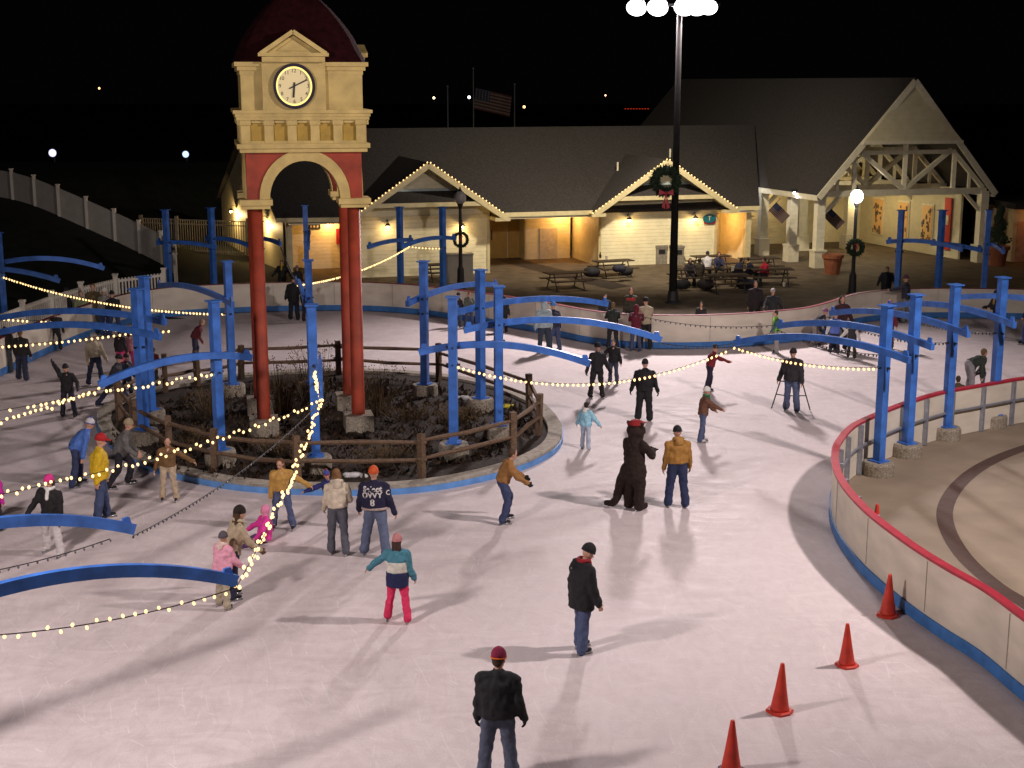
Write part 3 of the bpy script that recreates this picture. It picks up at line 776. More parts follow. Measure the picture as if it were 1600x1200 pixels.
# wall lamps: small goose-neck shades with a lit bulb
def wall_lamp(p, n, e=26, col=(1, .66, .28)):
    p = V(p); n = V(n).normalized()
    L_ = bpy.data.objects.new('wall_lamp', None); COL.objects.link(L_); L_.parent = lo; L_.location = p-F0
    MB().tube([p+up(.22), p+up(.34)+n*.12, p+up(.30)+n*.26, p+up(.18)+n*.28], .018, 6).build('arm', DARK, L_)
    MB().lathe([(.05, .18), (.09, .12), (.15, .05)], p+n*.28, 12).build('shade', DARK, L_)
    MB().ball(p+n*.28+up(.02), .075, 10, 6).build('bulb', WARM, L_)
    lamp(p+n*.34+up(-.10), e, col, .05)
nF = -BV
for px, py, v in ((604, 352, -1.3), (720, 352, -1.3), (980, 342, -.55), (1083, 340, -.55)):
    d0 = F0.y
    for it in range(12):
        p = atd(px, py, d0); u_, v_ = uv_of(p); d0 += (v-v_)*.9
    wall_lamp(B(u_, v-.01, p.z-.05), nF, 18)
wall_lamp(B(15.2, 2.6, 2.42), -BU, 75, (1, .50, .16)); wall_lamp(B(2.6, 2.58, 2.42), -BV, 60, (1, .52, .17)); wall_lamp(B(22.3, .8, 2.3), BU, 60, (1, .50, .15))
nE = V((-.917, -.399, 0))
for f_ in (.22, .72): wall_lamp(Fp+(Bp-Fp)*f_+up(2.35)+nE*.02, nE, 120)
# small roof vents
for px, py in ((965, 264), (1047, 243)):
    r_ = ray(px, py); o0 = V((0, 0, CH)); nr = (er-el).cross(rl-el).normalized(); t_ = (el+up(.16)-o0).dot(nr)/r_.dot(nr); p = o0+r_*t_
    MB().tube([p-up(.1), p+up(.35)], .05, 8).build('roof_vent', TRIMW, lo)
# ------------------------------------------------------------------ timber pavilion
PL = V((15.1, 69.6, 0)); PY = R(14.5)
PU = V((math.cos(PY), math.sin(PY), 0)); PV = V((-math.sin(PY)*1.35, math.cos(PY), 0)).normalized()
def Pv(u, v, z): return PL+PU*u+PV*v+V((0, 0, z))
pa = thing('timber_pavilion', 'tall open pavilion with steep shingle roof, white posts and timber truss gable', 'building', PL)
PW = 9.3; pe, pr = 3.72, 9.05; LEN = 26
for s_, ue in ((0, -.25), (1, PW+.25)):
    face([Pv(ue, -.35, pe-.28), Pv(PW/2, -.35, pr), Pv(PW/2, LEN, pr), Pv(ue, LEN, pe-.28)], 'roof', SHING, dirv=up(.22), parent=pa)
    MB().beam(Pv(ue, -.38, pe-.22), Pv(PW/2, -.38, pr+.05), .08, .3).build('barge_board', TRIMW, pa)
    MB().beam(Pv(ue, -.3, pe-.22), Pv(ue, LEN, pe-.22), .1, .26).build('eave_board', TRIMW, pa)
hz_ = 6.2; hu = PW/2*(pr-hz_)/(pr-pe)
face([Pv(PW/2-hu-.2, -.55, hz_), Pv(PW/2+hu+.2, -.55, hz_), Pv(PW/2, -.30, pr+.06)], 'gable_panel', SIDE3, dirv=PV*.14, parent=pa)
MB().beam(Pv(PW/2-hu-.25, -.5, hz_-.05), Pv(PW/2+hu+.25, -.5, hz_-.05), .14, .16).build('gable_sill', TRIMW, pa)
def truss(v):
    q = MB(); w_ = .2
    def bm(u0, z0, u1, z1, t=.2): q.beam(Pv(u0, v, z0), Pv(u1, v, z1), t, t)
    def rz(u): return pe+(pr-pe)*(1-abs(u-PW/2)/(PW/2))-.25
    bm(.05, pe-.05, PW-.05, pe-.05, .3)
    for u in (1.9, PW/2, PW-1.9): bm(u, pe, u, min(rz(u), hz_ if v < 1 else 9), .2)
    bm(PW/2-.1, pe+.15, 2.1, hz_-.45); bm(PW/2+.1, pe+.15, PW-2.1, hz_-.45)
    bm(.2, pe+.1, 1.9, rz(1.9)-.1, .2); bm(PW-.2, pe+.1, PW-1.9, rz(PW-1.9)-.1, .2)
    bm(1.0, pe+.1, 1.0, rz(1.0), .14); bm(PW-1.0, pe+.1, PW-1.0, rz(PW-1.0), .14)
    bm(1.9, rz(1.9), PW-1.9, rz(PW-1.9), .2)
    q.build('truss', TRIMW, pa)
for v in (.1, 3.4, 6.6, 9.6): truss(v)
for v in (0.1, 2.7, 5.7, 9.6):
    for u in (.12, PW-.12):
        q = MB(); q.box(Pv(u, v, 2.1), (.42, .42, 3.1), PY); q.build('column', SIDE2, pa)
        q = MB(); q.box(Pv(u, v, .42), (.60, .60, .84), PY); q.box(Pv(u, v, .88), (.66, .66, .08), PY); q.build('pedestal', TRIMW, pa)
        if v != 2.7:
            q = MB(); s_ = 1 if u < 1 else -1
            q.beam(Pv(u+s_*.1, v, 2.6), Pv(u+s_*1.1, v, pe-.15), .16, .16); q.build('brace', TRIMW, pa)
for u in (3.2, 6.1):
    q = MB(); q.box(Pv(u, 7.2, 2.1), (.5, .5, 3.3), PY); q.build('column', SIDE2, pa)
    q = MB(); q.box(Pv(u, 7.2, .42), (.72, .72, .84), PY); q.build('pedestal', TRIMW, pa)
face([Pv(1.6, 10.5, 0), Pv(PW-.1, 10.5, 0), Pv(PW-.1, 10.5, 3.7), Pv(PW/2, 10.5, 8.9), Pv(1.6, 10.5, 5.3)], 'rear_wall', SIDE, dirv=PV*.15, parent=pa)
WIN = emit('window_lit', (1, .60, .22), .03, True)
def Ws(v, z, off=0): return Pv(PW-.5-off, v, z)
face([Ws(1.3, 0), Ws(10.6, 0), Ws(10.6, 3.7), Ws(1.3, 3.7)], 'shop_wall', SIDE3, dirv=PU*.12, parent=pa)
Mw = Matrix((PV, -PU, V((0, 0, 1)))).transposed()
for v in (4.0, 6.2, 8.6):
    wn = MB().box(Ws(v, 1.65, .03), (1.05, .08, 2.1), M=Mw).build('window', TRIMW, pa)
    MB().box(Ws(v, 1.65, .08), (.9, .05, 1.9), M=Mw).build('pane', WIN, wn)
    q = MB()
    for i in range(26): q.box(Ws(v+random.uniform(-.38, .38), .75+1.7*random.random()**1.4, .12+i*.0004), (random.uniform(.04, .14), .02, random.uniform(.06, .3)), M=Mw)
    q.build('window_display', mat('display_goods', (.16, .12, .08), .6, .6, 3), wn)
MB().box(Ws(2.2, 1.8, .1), (.55, .06, 2.7), M=Mw).build('red_banner', mat('banner_red', (.50, .04, .018), .6), pa)
MB().box(Ws(2.2, 2.0, .15), (.3, .02, .5), M=Mw).build('banner_mark', mat('banner_mark', (.6, .5, .3), .6), pa)
# pavilion lamps
COOLB = emit('blue_white_lamp', (.86, .86, 1), 14, False)
def pav_lamp(p, r_, e, m_, nm, col):
    L_ = bpy.data.objects.new(nm, None); COL.objects.link(L_); L_.parent = pa; L_.location = V(p)-PL
    MB().box(V(p)+up(.12), (.2, .2, .14), PY).build('housing', DARK, L_)
    MB().ball(p, r_, 10, 7).build('lens', m_, L_); lamp(V(p)-up(.25)-PV*.2, e, col, .08)
d0 = 75.2
pav_lamp(atd(1149, 288, 74.6), .14, 45, COOLB, 'eave_floodlight', (.9, .9, 1)); pav_lamp(atd(1241, 301, 71.2), .06, 10, COOLB, 'eave_spotlight', (1, .95, .9))
pav_lamp(Pv(6.4, 7.0, 3.1), .10, 110, WARM, 'hanging_lamp', (1, .75, .38)); pav_lamp(Pv(2.2, 10.0, 3.2), .08, 60, WARM, 'hanging_lamp', (1, .68, .3))
lamp(Pv(4.5, 3.5, 3.3), 170, (1, .84, .55), .2)
# ------------------------------------------------------------------ orange-lit outbuilding at the right edge
ob0 = V((25.3, 72.5, 0)); ob = thing('side_building', 'low pale block building lit orange at the right edge', 'building', ob0)
MB().box(ob0+V((5, 2.5, 1.4)), (10, 5, 2.8), R(6)).build('wall', siding('block_wall', (.55, .42, .25), .25), ob)
MB().box(ob0+V((5, 2.2, 2.95)), (10.8, 6.4, .3), R(6)).build('roof', SHING, ob)
b_ = MB().ball(ob0+V((1.9, -.6, 2.55)), .08, 10, 6).build('lamp_bulb', WARM, ob); lamp(ob0+V((1.9, -.75, 2.45)), 34, (1, .42, .1), .06)
d_ = MB().box(ob0+V((.95, -.42, 1.05)), (.9, .06, 2.1), R(6)).build('door', mat('pinkish_door', (.5, .25, .15), .5), ob)
# ------------------------------------------------------------------ masts and lamp posts
MASTM = mat('mast_paint', (.014, .013, .013), .95, .2, 6, spec=.05)
def mast(base, h, heads, label, aim):
    t = thing('floodlight_mast', label, 'floodlight', base, 'floodlight masts of the rink')
    base = V(base)
    MB().tube([base, base+up(.5), base+up(h)], [.22, .17, .10], 16).build('pole', MASTM, t, True)
    MB().lathe([(.34, 0), (.34, .06), (.24, .1), (.2, .5)], base, 16).build('base', DARK, t)
    dv = V(aim)-base; dv.z = 0; dv.normalize(); sd = V((-dv.y, dv.x, 0))
    MB().beam(base+up(h)+sd*1.6, base+up(h)-sd*1.6, .1, .1).build('cross_arm', DARK, t)
    for s_, r_ in heads:
        c = base+up(h-.02)+sd*s_+dv*.25; tl = (dv*.75-up(.66)).normalized()
        hd = bpy.data.objects.new('flood_head', None); COL.objects.link(hd); hd.parent = t; hd.location = c-base
        MB().tube([c-tl*.28, c-tl*.05, c+tl*.12], [.12, r_*.9, r_+.02], 16).build('housing', DARK, hd)
        MB().tube([c+tl*.10, c+tl*.14], [r_, r_], 18).build('lens', COOL, hd)
    return t
mb0 = at(1051, 473, .03)
mast(mb0, hgt(mb0, 8), ((1.15, .38), (.70, .42), (.22, .42), (-.85, .42), (-1.7, .40)), 'tall black floodlight mast with lit lamps behind the far boards', (2, 36, 0))
mast((13.9, 22.5, 0), 13.2, ((.6, .3), (-.6, .3)), 'floodlight mast outside the right picture edge by the pad', (1, 32, 0))
mast((-9.9, 13.3, 0), 10.0, ((.6, .3), (-.6, .3)), 'floodlight mast outside the left picture edge near the viewer', (-1, 30, 0))
def wreath(p, rad, thick, label, n=900, bow=1.0, dy=0):
    p = V(p); t = thing('wreath', label, 'wreath', p, 'green wreaths with red bows')
    q = MB()
    q.tube([p+V((rad*math.cos(a*.2618), 0, rad*math.sin(a*.2618))) for a in range(24)], thick*.55, 8, closed=True)
    for i in range(n):
        a = random.uniform(0, 6.283); b = random.uniform(0, 6.283)
        c = V((math.cos(a), 0, math.sin(a)))*rad; nn = V((math.cos(a)*math.cos(b), math.sin(b), math.sin(a)*math.cos(b)))
        tg = V((-math.sin(a), 0, math.cos(a))); tip = p+c+nn*thick*random.uniform(.8, 1.25)+tg*random.uniform(-.1, .1)*rad
        o_ = p+c+nn*thick*.4; sd = tg*thick*.14
        q.add([o_-sd, o_+sd, tip], [(0, 1, 2)])
    q.build('greenery', LEAFG, t)
    q = MB(); y_ = -thick*1.15
    z_ = -rad if bow > .5 else rad*.5
    c = p+V((0, y_, z_)); k_ = rad*(.62 if bow > .5 else .3)
    for s_ in (-1, 1):
        q.prism([c, c+V((s_*k_, 0, k_*.55)), c+V((s_*k_*1.05, 0, -k_*.35))], V((0, -.05, 0)))
        q.prism([c+V((0, .0, 0)), c+V((s_*k_*.1, 0, -k_*2.3)), c+V((s_*k_*.6, 0, -k_*2.0))], V((0, -.03, 0)))
    q.ball(c, k_*.28, 8, 6); q.build('bow', RAILRED, t)
wm = atd(1040, 283, mb0.y-.35); wreath(wm, .46, .24, 'large green wreath with red bow on the floodlight mast')
def lamp_post(px, py, ptop, lit, label):
    b = at(px, py, .03); h = hgt(b, ptop); t = thing('lamp_post', label, 'lamp post', b, 'globe lamp posts on the plaza')
    MB().lathe([(.24, 0), (.24, .1), (.17, .2), (.15, .9), (.09, 1.05), (.065, h-.75), (.10, h-.70), (.14, h-.55)], b, 14).build('pole', DARK, t)
    MB().ell(b+up(h-.30), (.27, 0, 0), (0, .27, 0), (0, 0, .30), 16, 10).build('globe', GLOBE if lit else mat('globe_unlit', (.36, .35, .34), .3, .05, 3), t, True)
    MB().lathe([(.1, 0), (.05, .08), (.015, .2)], b+up(h-.02), 10).build('finial', DARK, t)
    if lit: lamp(b+up(h-.30)-V((0, .35, .1)), 130, (1, .9, .8), .25)
    return b, h
b, h = lamp_post(720, 452, 298, False, 'black lamp post with unlit globe before the left gable')
wreath(V((b.x+.02, b.y-.12, b.z)) + up(hgt(b, 374)), .30, .10, 'thin green wreath on the unlit lamp post', 500, .4)
b, h = lamp_post(1331, 462, 296, True, 'black lamp post with bright lit globe before the pavilion')
wreath(V((b.x, b.y-.2, b.z)) + up(hgt(b, 386)), .30, .15, 'bushy green wreath on the lit lamp post', 500, .4)
# far street lamps and other distant lights
FARL = [(82, 239, 118, .32, (.70, .66, 1), 'far street lamp with bluish white light, left one of the big pair'), (290, 241, 122, .28, (.55, .72, 1), 'far street lamp with bluish white light, right one of the big pair'),
        (155, 138, 420, .30, (1, .45, .15), 'tiny orange street lamp high at the far left'), (678, 153, 420, .34, (1, .85, .5), 'tiny pale street lamp left of the flagpoles'),
        (733, 152, 420, .42, (.95, .9, 1), 'tiny white street lamp beside the middle flagpole'), (819, 167, 400, .36, (1, .5, .18), 'tiny orange street lamp right of the flagpoles'),
        (946, 149, 430, .24, (1, .5, .25), 'faint orange street lamp left of the floodlight mast'), (88, 308, 90, .09, (1, .8, .5), 'little warm lamp on the dark grass hill')]
for px, py, d, r_, c_, lab in FARL:
    p = atd(px, py, d); g = hz(p.x, p.y) if d < 100 else -.05
    t = thing('street_lamp', lab, 'street lamp', (p.x, p.y+.3, g), 'distant street lamps')
    MB().tube([(p.x, p.y+r_+.12, g), (p.x, p.y+r_+.12, p.z+r_+.1)], .06, 6).build('pole', DARK, t)
    MB().beam((p.x, p.y+r_+.15, p.z+r_+.08), (p.x, p.y-r_*.5, p.z+r_+.08), .12, .08).build('arm', DARK, t)
    MB().ball(p, r_, 10, 8).build('lens', emit('far_lamp', c_, 1.5 if 100 < d < 200 else 5, False), t)
# red lit sign far away: a row of small unreadable red marks
p0, p1 = atd(975, 170, 300), atd(1015, 170, 300)
t = thing('red_sign', 'distant red lit sign, a thin row of small marks', 'sign', (p0.x, 300, -.05))
MB().box(((p0.x+p1.x)/2, 300.4, p0.z), (6.2, .3, .4)).build('sign_board', DARK, t)
q = MB()
for i in range(9): q.box((p0.x+(p1.x-p0.x)*(i+.5)/9, 300.1, p0.z), (.30, .1, .13))
q.build('lit_marks', emit('red_neon', (1, .06, .02), .55, False), t)
for s_ in (.1, .9): MB().tube([(p0.x+(p1.x-p0.x)*s_, 300.5, -.05), (p0.x+(p1.x-p0.x)*s_, 300.5, p0.z)], .1, 6).build('leg', DARK, t)
# flagpoles behind the lodge
FLW = mat('flag_white', (.10, .085, .075), .8); FLR = mat('flag_red', (.05, .007, .007), .8); FLB = mat('flag_blue', (.008, .012, .04), .8)
POLEM = mat('pole_aluminium', (.10, .10, .10), .5, .1, 4)
def flag(org, ux, uz, L_, H_, parent, wave=.12):
    org, ux, uz = V(org), V(ux), V(uz); nn = ux.cross(uz).normalized()
    for cidx, m_ in ((0, FLR), (1, FLW)):
        q = MB()
        for s_ in range(13):
            if s_ % 2 != cidx: continue
            vs = []
            for i in range(13):
                x = i/12
                for z in (s_/13, (s_+1)/13):
                    pt = org+ux*L_*x-uz*H_*z+nn*wave*math.sin(x*7+z)*x; vs += [pt+nn*.008, pt-nn*.008]
            fs = []
            for i in range(12):
                a = 4*i; fs += [(a, a+2, a+6, a+4), (a+1, a+5, a+7, a+3), (a, a+4, a+5, a+1), (a+2, a+3, a+7, a+6)]
            q.add(vs, fs)
        q.build('stripes', m_, parent)
    q = MB(); vs = []
    for i in range(6):
        x = i/12
        for z in (0, .54):
            pt = org+ux*L_*x-uz*H_*z+nn*wave*math.sin(x*7+z)*x; vs += [pt+nn*.02, pt-nn*.02]
    fs = []
    for i in range(5): a = 4*i; fs += [(a, a+2, a+6, a+4), (a+1, a+5, a+7, a+3), (a, a+4, a+5, a+1), (a+2, a+3, a+7, a+6)]
    q.add(vs, fs); q.build('canton', FLB, parent)
    q = MB()
    for r_ in range(5):
        for c_ in range(5):
            x = (.5+c_)/12; z = (.6+r_)*.54/5.4
            q.box(org+ux*L_*x-uz*H_*z+nn*wave*math.sin(x*7+z)*x, (.05*L_/1.5,)*3)
    q.build('stars', FLW, parent)
for px, ptop, lab in ((700, 136, 'left bare flagpole behind the lodge roof'), (740, 108, 'tallest flagpole behind the lodge with the dim flag'), (804, 133, 'right bare flagpole behind the lodge roof')):
    b = atd(px, 205, 105); b.z = .0; tp = atd(px, ptop, 105)
    t = thing('flagpole', lab, 'flagpole', b, 'flagpoles behind the lodge')
    MB().tube([b, V((b.x, b.y, tp.z))], [.07, .04], 8).build('pole', POLEM, t); MB().ball((b.x, b.y, tp.z+.05), .09, 8, 6).build('finial', POLEM, t)
    if ptop == 108:
        t2 = thing('flag', 'dim striped flag flying from the tallest pole behind the lodge', 'flag', V((b.x, b.y, tp.z-1.2)))
        flag(atd(743, 137, 105), V((.96, .1, -.22)).normalized(), V((.1, 0, 1)).normalized(), 2.7, 1.5, t2, .22)
for px, py, lab in ((1213, 316, 'small stars and stripes flag on the left pavilion column'), (1299, 326, 'small stars and stripes flag beside the corner pavilion column')):
    o_ = atd(px, py, 70.5); t = thing('flag', lab, 'flag', o_, 'small flags on the pavilion')
    flag(o_, V((.72, -.1, -.69)), V((.69, 0, .72)), .95, .55, t, .08)
    MB().tube([o_+V((.2, .02, .2)), o_+V((-.38, .0, -.5))], .018, 6).build('staff', WOOD, t)
# ------------------------------------------------------------------ fences at the left
fpx = [V((-33, 73, 3.7)), V((-28, 71.5, 3.7)), V((-25.4, 70, 3.55)), V((-21.6, 67, 3.4)), V((-19.4, 65.6, 3.1)), V((-17.8, 64.5, 2.65)), V((-16.3, 63.2, 1.9)), V((-14.9, 61.8, .55)), V((-14.1, 58.6, .25))]
t = thing('vinyl_fence', 'pale solid board fence stepping down the dark hill', 'fence', fpx[4])
fl_ = resample(catmull(fpx, 8), 1.9)
for a, b in zip(fl_, fl_[1:]):
    q = MB(); z_ = min(hz(a.x, a.y), hz(b.x, b.y)); za, zb = hz(a.x, a.y), hz(b.x, b.y)
    q.prism([V((a.x, a.y, za-.1)), V((b.x, b.y, zb-.1)), V((b.x, b.y, zb+1.3)), V((a.x, a.y, za+1.3))], V((.03, .05, 0))); q.build('panel', VINYL, t)
for a in fl_:
    q = MB(); za = hz(a.x, a.y); q.box((a.x, a.y, za+.68), (.13, .13, 1.5)); q.box((a.x, a.y, za+1.46), (.18, .18, .06)); q.build('post', VINYL, t)
pk = resample([p+V((-.0, 0, 0)) for p in [V((q.x-.75, q.y+.75, 0)) for q in BACK if q.x < -11.6]], 2.3)
t = thing('picket_fence', 'white open picket fence on the bank behind the left boards', 'fence', pk[len(pk)//2])
for a, b in zip(pk, pk[1:]):
    q = MB(); d = b-a; n_ = 15; zz = .45
    for i in range(n_):
        p = a+d*(i/n_); q.box((p.x, p.y, zz+.62), (.06, .04, 1.12), math.atan2(d.y, d.x))
    q.beam(a+up(zz+.2), b+up(zz+.2), .05, .09); q.beam(a+up(zz+1.08), b+up(zz+1.08), .05, .09); q.build('picket_panel', VINYL, t)
for a in pk:
    q = MB(); q.box((a.x, a.y, .92), (.15, .15, 1.7)); q.box((a.x, a.y, 1.80), (.2, .2, .07)); q.build('post', VINYL, t)
ra, rb = V((-19.2, 73.0, .45)), V((-13.6, 72.6, .3))
t = thing('metal_railing', 'upright bar railing between the hill and the lodge end wall', 'fence', ra)
RAILM = mat('railing_paint', (.22, .20, .16), .5)
q = MB(); n_ = 46
for i in range(n_+1): p = ra+(rb-ra)*(i/n_); q.tube([p, p+up(1.75)], .022, 5)
q.build('bars', RAILM, t)
for z in (.12, 1.5, 1.72): MB().beam(ra+up(z), rb+up(z), .05, .05).build('rail', RAILM, t)
for i in range(4):
    p = ra+(rb-ra)*(i/3); MB().box(p+up(.95), (.16, .16, 1.9)).build('post', RAILM, t)
ra, rb = Pv(-2.6, 9.5, 0), Pv(.8, 14, 0); ra = V((9.6, 84, 0)); rb = V((20, 86, 0))
t = thing('metal_railing', 'dark upright bar railing seen between the pavilion columns', 'fence', ra)
q = MB()
for i in range(71): p = ra+(rb-ra)*(i/70); q.tube([p, p+up(2.3)], .022, 5)
q.build('bars', RAILM, t)
for z in (.15, 2.2): MB().beam(ra+up(z), rb+up(z), .05, .06).build('rail', RAILM, t)
# ------------------------------------------------------------------ plaza furniture
TABW = mat('table_plank', (.05, .033, .022), .7, .3, 9, .3, stretch=(1, 4, 1)); TABM = mat('table_frame', (.03, .03, .032), .5, .2, 6)
def picnic_table(px, py, rz, label):
    p = at(px, py, .03); t = thing('picnic_table', label, 'picnic table', p, 'picnic tables on the plaza'); M = Matrix.Rotation(rz, 3, 'Z')
    def L(x, y, z): return p+M @ V((x, y, z))
    def planks(y0, n, z, nm, w_=.14):
        q = MB()
        for i in range(n): q.box(L(0, y0+(i-(n-1)/2)*(w_+.012), z), (1.9, w_, .045), M=M)
        return q.build(nm, TABW, t)
    planks(0, 5, .75, 'table_top'); planks(-.72, 2, .45, 'bench'); planks(.72, 2, .45, 'bench')
    for x in (-.65, .65):
        q = MB()
        q.tube([L(x, -.62, .02), L(x, -.2, .72), L(x, .2, .72), L(x, .62, .02)], .03, 6); q.tube([L(x, -.75, .41), L(x, .75, .41)], .03, 6)
        q.tube([L(x, -.8, .02), L(x, .8, .02)], .025, 6); q.build('leg_frame', TABM, t)
    return t
PT = [(958, 432, .4, 'picnic table with bags on its bench at the left of the right gable'), (1082, 446, .25, 'picnic table nearest the floodlight mast with people round it'),
      (1160, 444, .1, 'picnic table with leaning people before the pavilion posts'), (1110, 424, .3, 'picnic table close to the right gable wall'),
      (1185, 428, .25, 'picnic table near the first pavilion post'), (692, 438, .3, 'picnic table under the left gable beside the grey cabinet'), (884, 452, .35, 'empty picnic table in front of the recessed doors'),
      (1135, 456, .2, 'picnic table nearest the far boards right of the floodlight mast'), (1205, 446, .05, 'rightmost picnic table on the plaza')]
for a in PT: picnic_table(*a)
def bag(px, py, z, c, s_, label, nm='bag'):
    p = at(px, py, z); q = MB()
    for i in range(4): q.ell(p+V((random.uniform(-.1, .1)*s_, random.uniform(-.08, .08)*s_, .14*s_)), (.2*s_, 0, 0), (0, .15*s_, 0), (0, 0, .15*s_), 10, 7)
    o = q.build(nm, plain(nm, c), None, True); tag(o, label, 'bag', 'bags and coats left at the tables')
bag(925, 432, .2, (.02, .02, .025), 1.5, 'big dark duffel bag slumped left of the left picnic table'); bag(968, 425, .5, (.03, .03, .05), 1.2, 'dark coat piled on the left picnic table end')
bag(978, 430, .3, (.015, .015, .02), 1.2, 'dark bag under the right end of the left picnic table'); bag(1065, 452, .1, (.015, .015, .02), 1.5, 'black bag on the ground right of the mast foot')
bag(1100, 452, .1, (.025, .02, .02), 1.6, 'dark bag on the ground under the middle picnic table'); bag(1165, 452, .1, (.02, .02, .03), 1.6, 'dark bag under the right picnic table')
for px, py, z, lab in ((938, 403, .78, 'tall dark bottle on the left picnic table'), (948, 406, .78, 'white cup on the left picnic table'), (1145, 423, .78, 'white cup on the table by the pavilion posts'), (1225, 448, .03, 'white cup on the plaza right of the tables')):
    p = at(px, py, z); c = DARK if 'dark' in lab else BOARD
    o = MB().lathe([(.05, 0), (.06, .16), (.03, .2), (.03, .28)] if 'dark' in lab else [(.05, 0), (.07, .18), (.075, .19)], p, 10).build('bottle' if 'dark' in lab else 'cup', c); tag(o, lab, 'bottle' if 'dark' in lab else 'cup')
BIN = mat('bin_beige', (.27, .24, .19), .8, .3, 12, .3)
for px, py, lab, lit in ((641, 424, 'stone waste bin with white rubbish on top, left one at the left gable', 1), (665, 424, 'stone waste bin with white rubbish on top, right one at the left gable', 1), (1031, 412, 'square beige waste bin left of the floodlight mast', 0), (1057, 413, 'square beige waste bin just right of the floodlight mast', 0)):
    p = at(px, py, .03); t = thing('waste_bin', lab, 'waste bin', p, 'waste bins at the gables')
    if lit:
        MB().lathe([(.26, 0), (.36, .75), (.38, .85), (.30, .85)], p, 14).build('bin_body', BIN, t)
        q = MB()
        for i in range(6): q.ball(p+V((random.uniform(-.2, .2), random.uniform(-.2, .1), .9)), .12, 8, 6)
        q.build('rubbish', mat('paper_white', (.7, .68, .62), .8), t, True)
    else:
        q = MB(); q.box(p+up(.42), (.58, .55, .84), R(14)); q.box(p+up(.9), (.64, .6, .12), R(14)); q.build('bin_body', BIN, t)
        MB().box(p+V((.07, -.30, .66)), (.34, .04, .2), R(14)).build('flap', DARK, t)
p = at(716, 441, .03); o = MB().box(p+up(.65), (1.3, .5, 1.3), R(14)); o.box(p+up(1.31), (1.36, .56, .05), R(14)); o.box(p+V((.08, -.26, .65)), (.03, .03, 1.1), R(14))
tag(o.build('utility_cabinet', mat('cabinet_grey', (.22, .2, .17), .5, .1, 4)), 'grey metal cabinet behind the unlit lamp post', 'cabinet')
struct('dark_strip', MB().add([at(778, 407, .035), at(812, 405, .035), at(905, 428, .035), at(985, 447, .035), at(955, 452, .035), at(868, 432, .035)], [(0, 1, 2, 3, 4, 5)]), mat('strip_dark', (.04, .028, .022), .9, .3, 5, .3))  # flat dark strip laid across the plaza paving
def planter(px, py, r_, h, tree, label):
    p = at(px, py, .03); t = thing('planter', label, 'planter', p, 'terracotta planters by the pavilion')
    MB().lathe([(r_*.7, 0), (r_*.95, h*.8), (r_*1.08, h*.82), (r_*1.08, h), (r_*.9, h), (r_*.85, h*.9)], p, 18).build('pot', CLAY, t)
    MB().lathe([(r_*.86, h*.86), (r_*.86, h*.9)], p, 14).build('soil', MUL, t)
    if tree:
        t2 = thing('potted_conifer', 'dark spiral conifer growing in the right planter', 'tree', p+up(h*.9))
        MB().tube([p+up(h*.85), p+up(h+1.9)], [.05, .02], 6).build('trunk', WOOD, t2)
        q = MB()
        for i in range(1500):
            z = random.random(); b = random.uniform(0, 6.28); rr = (.52*(1-z)+.12)*(.75+.35*math.sin(z*16+b))*random.uniform(.5, 1)
            c = p+V((math.cos(b)*rr, math.sin(b)*rr, h+.1+z*1.9)); e = random.uniform(.03, .07)
            q.add([c+V((random.uniform(-e, e), random.uniform(-e, e), -e)), c+V((random.uniform(-e, e), random.uniform(-e, e), e)), c+V((e, -e, 0))], [(0, 1, 2)])
        q.build('crown', LEAFG, t2)
planter(1300, 428, .48, .95, False, 'empty terracotta planter right of the white pavilion posts'); planter(1557, 415, .55, 1.0, True, 'terracotta planter with dark conifer at the right')
# ------------------------------------------------------------------ traffic cones
CONEM = mat('cone_orange', (.60, .045, .025), .5, .22, 5, .1, 30)
def cone(px, py, ptop, label, z=0.0, hh=None, tip=0.0, dark=False):
    p = at(px, py, z); h = hh or hgt(p, ptop); t = thing('traffic_cone', label, 'traffic cone', p, 'orange traffic cones'); k = h/.71
    rz = random.uniform(0, 1)
    q = MB(); n = 4
    pr_ = []
    for z_, w_ in ((0, .19), (.03, .19), (.045, .17)):
        for i in range(8):
            a = math.pi/4*i+rz; rr = w_*k*(1.0 if i % 2 else .93); pr_.append(p+V((rr*math.cos(a), rr*math.sin(a), z_*k)))
    q.add(pr_, [(i, (i+1) % 8, 8+(i+1) % 8, 8+i) for i in range(8)]+[(8+i, 8+(i+1) % 8, 16+(i+1) % 8, 16+i) for i in range(8)]+[tuple(range(16, 24))])
    q.build('base', mat('cone_base_dark', (.05, .02, .05), .6) if dark else CONEM, t)
    M = Matrix.Rotation(tip, 4, 'Y'); q = MB().lathe([(.135*k, .04*k), (.125*k, .07*k), (.082*k, .33*k), (.03*k, .69*k), (.024*k, h), (.012, h)], (0, 0, 0), 20)
    q.v = [tuple(M @ V(v)+p) for v in q.v]; q.build('cone_body', CONEM, t, True)
    return t
cone(1142, 1206, 1125, 'nearest orange cone, cut by the bottom edge, with dark base', dark=True); cone(1218, 1112, 1036, 'second nearest orange cone out on the open ice', tip=.02)
cone(1323, 1040, 974, 'third orange cone, slightly leaning, close to the wall shadow', tip=-.03); cone(1387, 962, 897, 'orange cone in the shadow strip against the white rink wall')
pc = at(1369, 806, .72); cone(0, 0, 0, 'orange cone on the concrete pad, its tip above the red rail') if False else None
pcx = at(1371, 787, .74)
def cone_at(p, h, label):
    t = thing('traffic_cone', label, 'traffic cone', p, 'orange traffic cones'); MB().box(p+up(.02), (.36, .36, .04)).build('base', CONEM, t)
    MB().lathe([(.135, .04), (.082, .33), (.03, h-.02), (.02, h)], p, 18).build('cone_body', CONEM, t, True)
cone_at(V((pcx.x, pcx.y, .02)), .72, 'orange cone on the concrete pad, only its tip above the red rail')
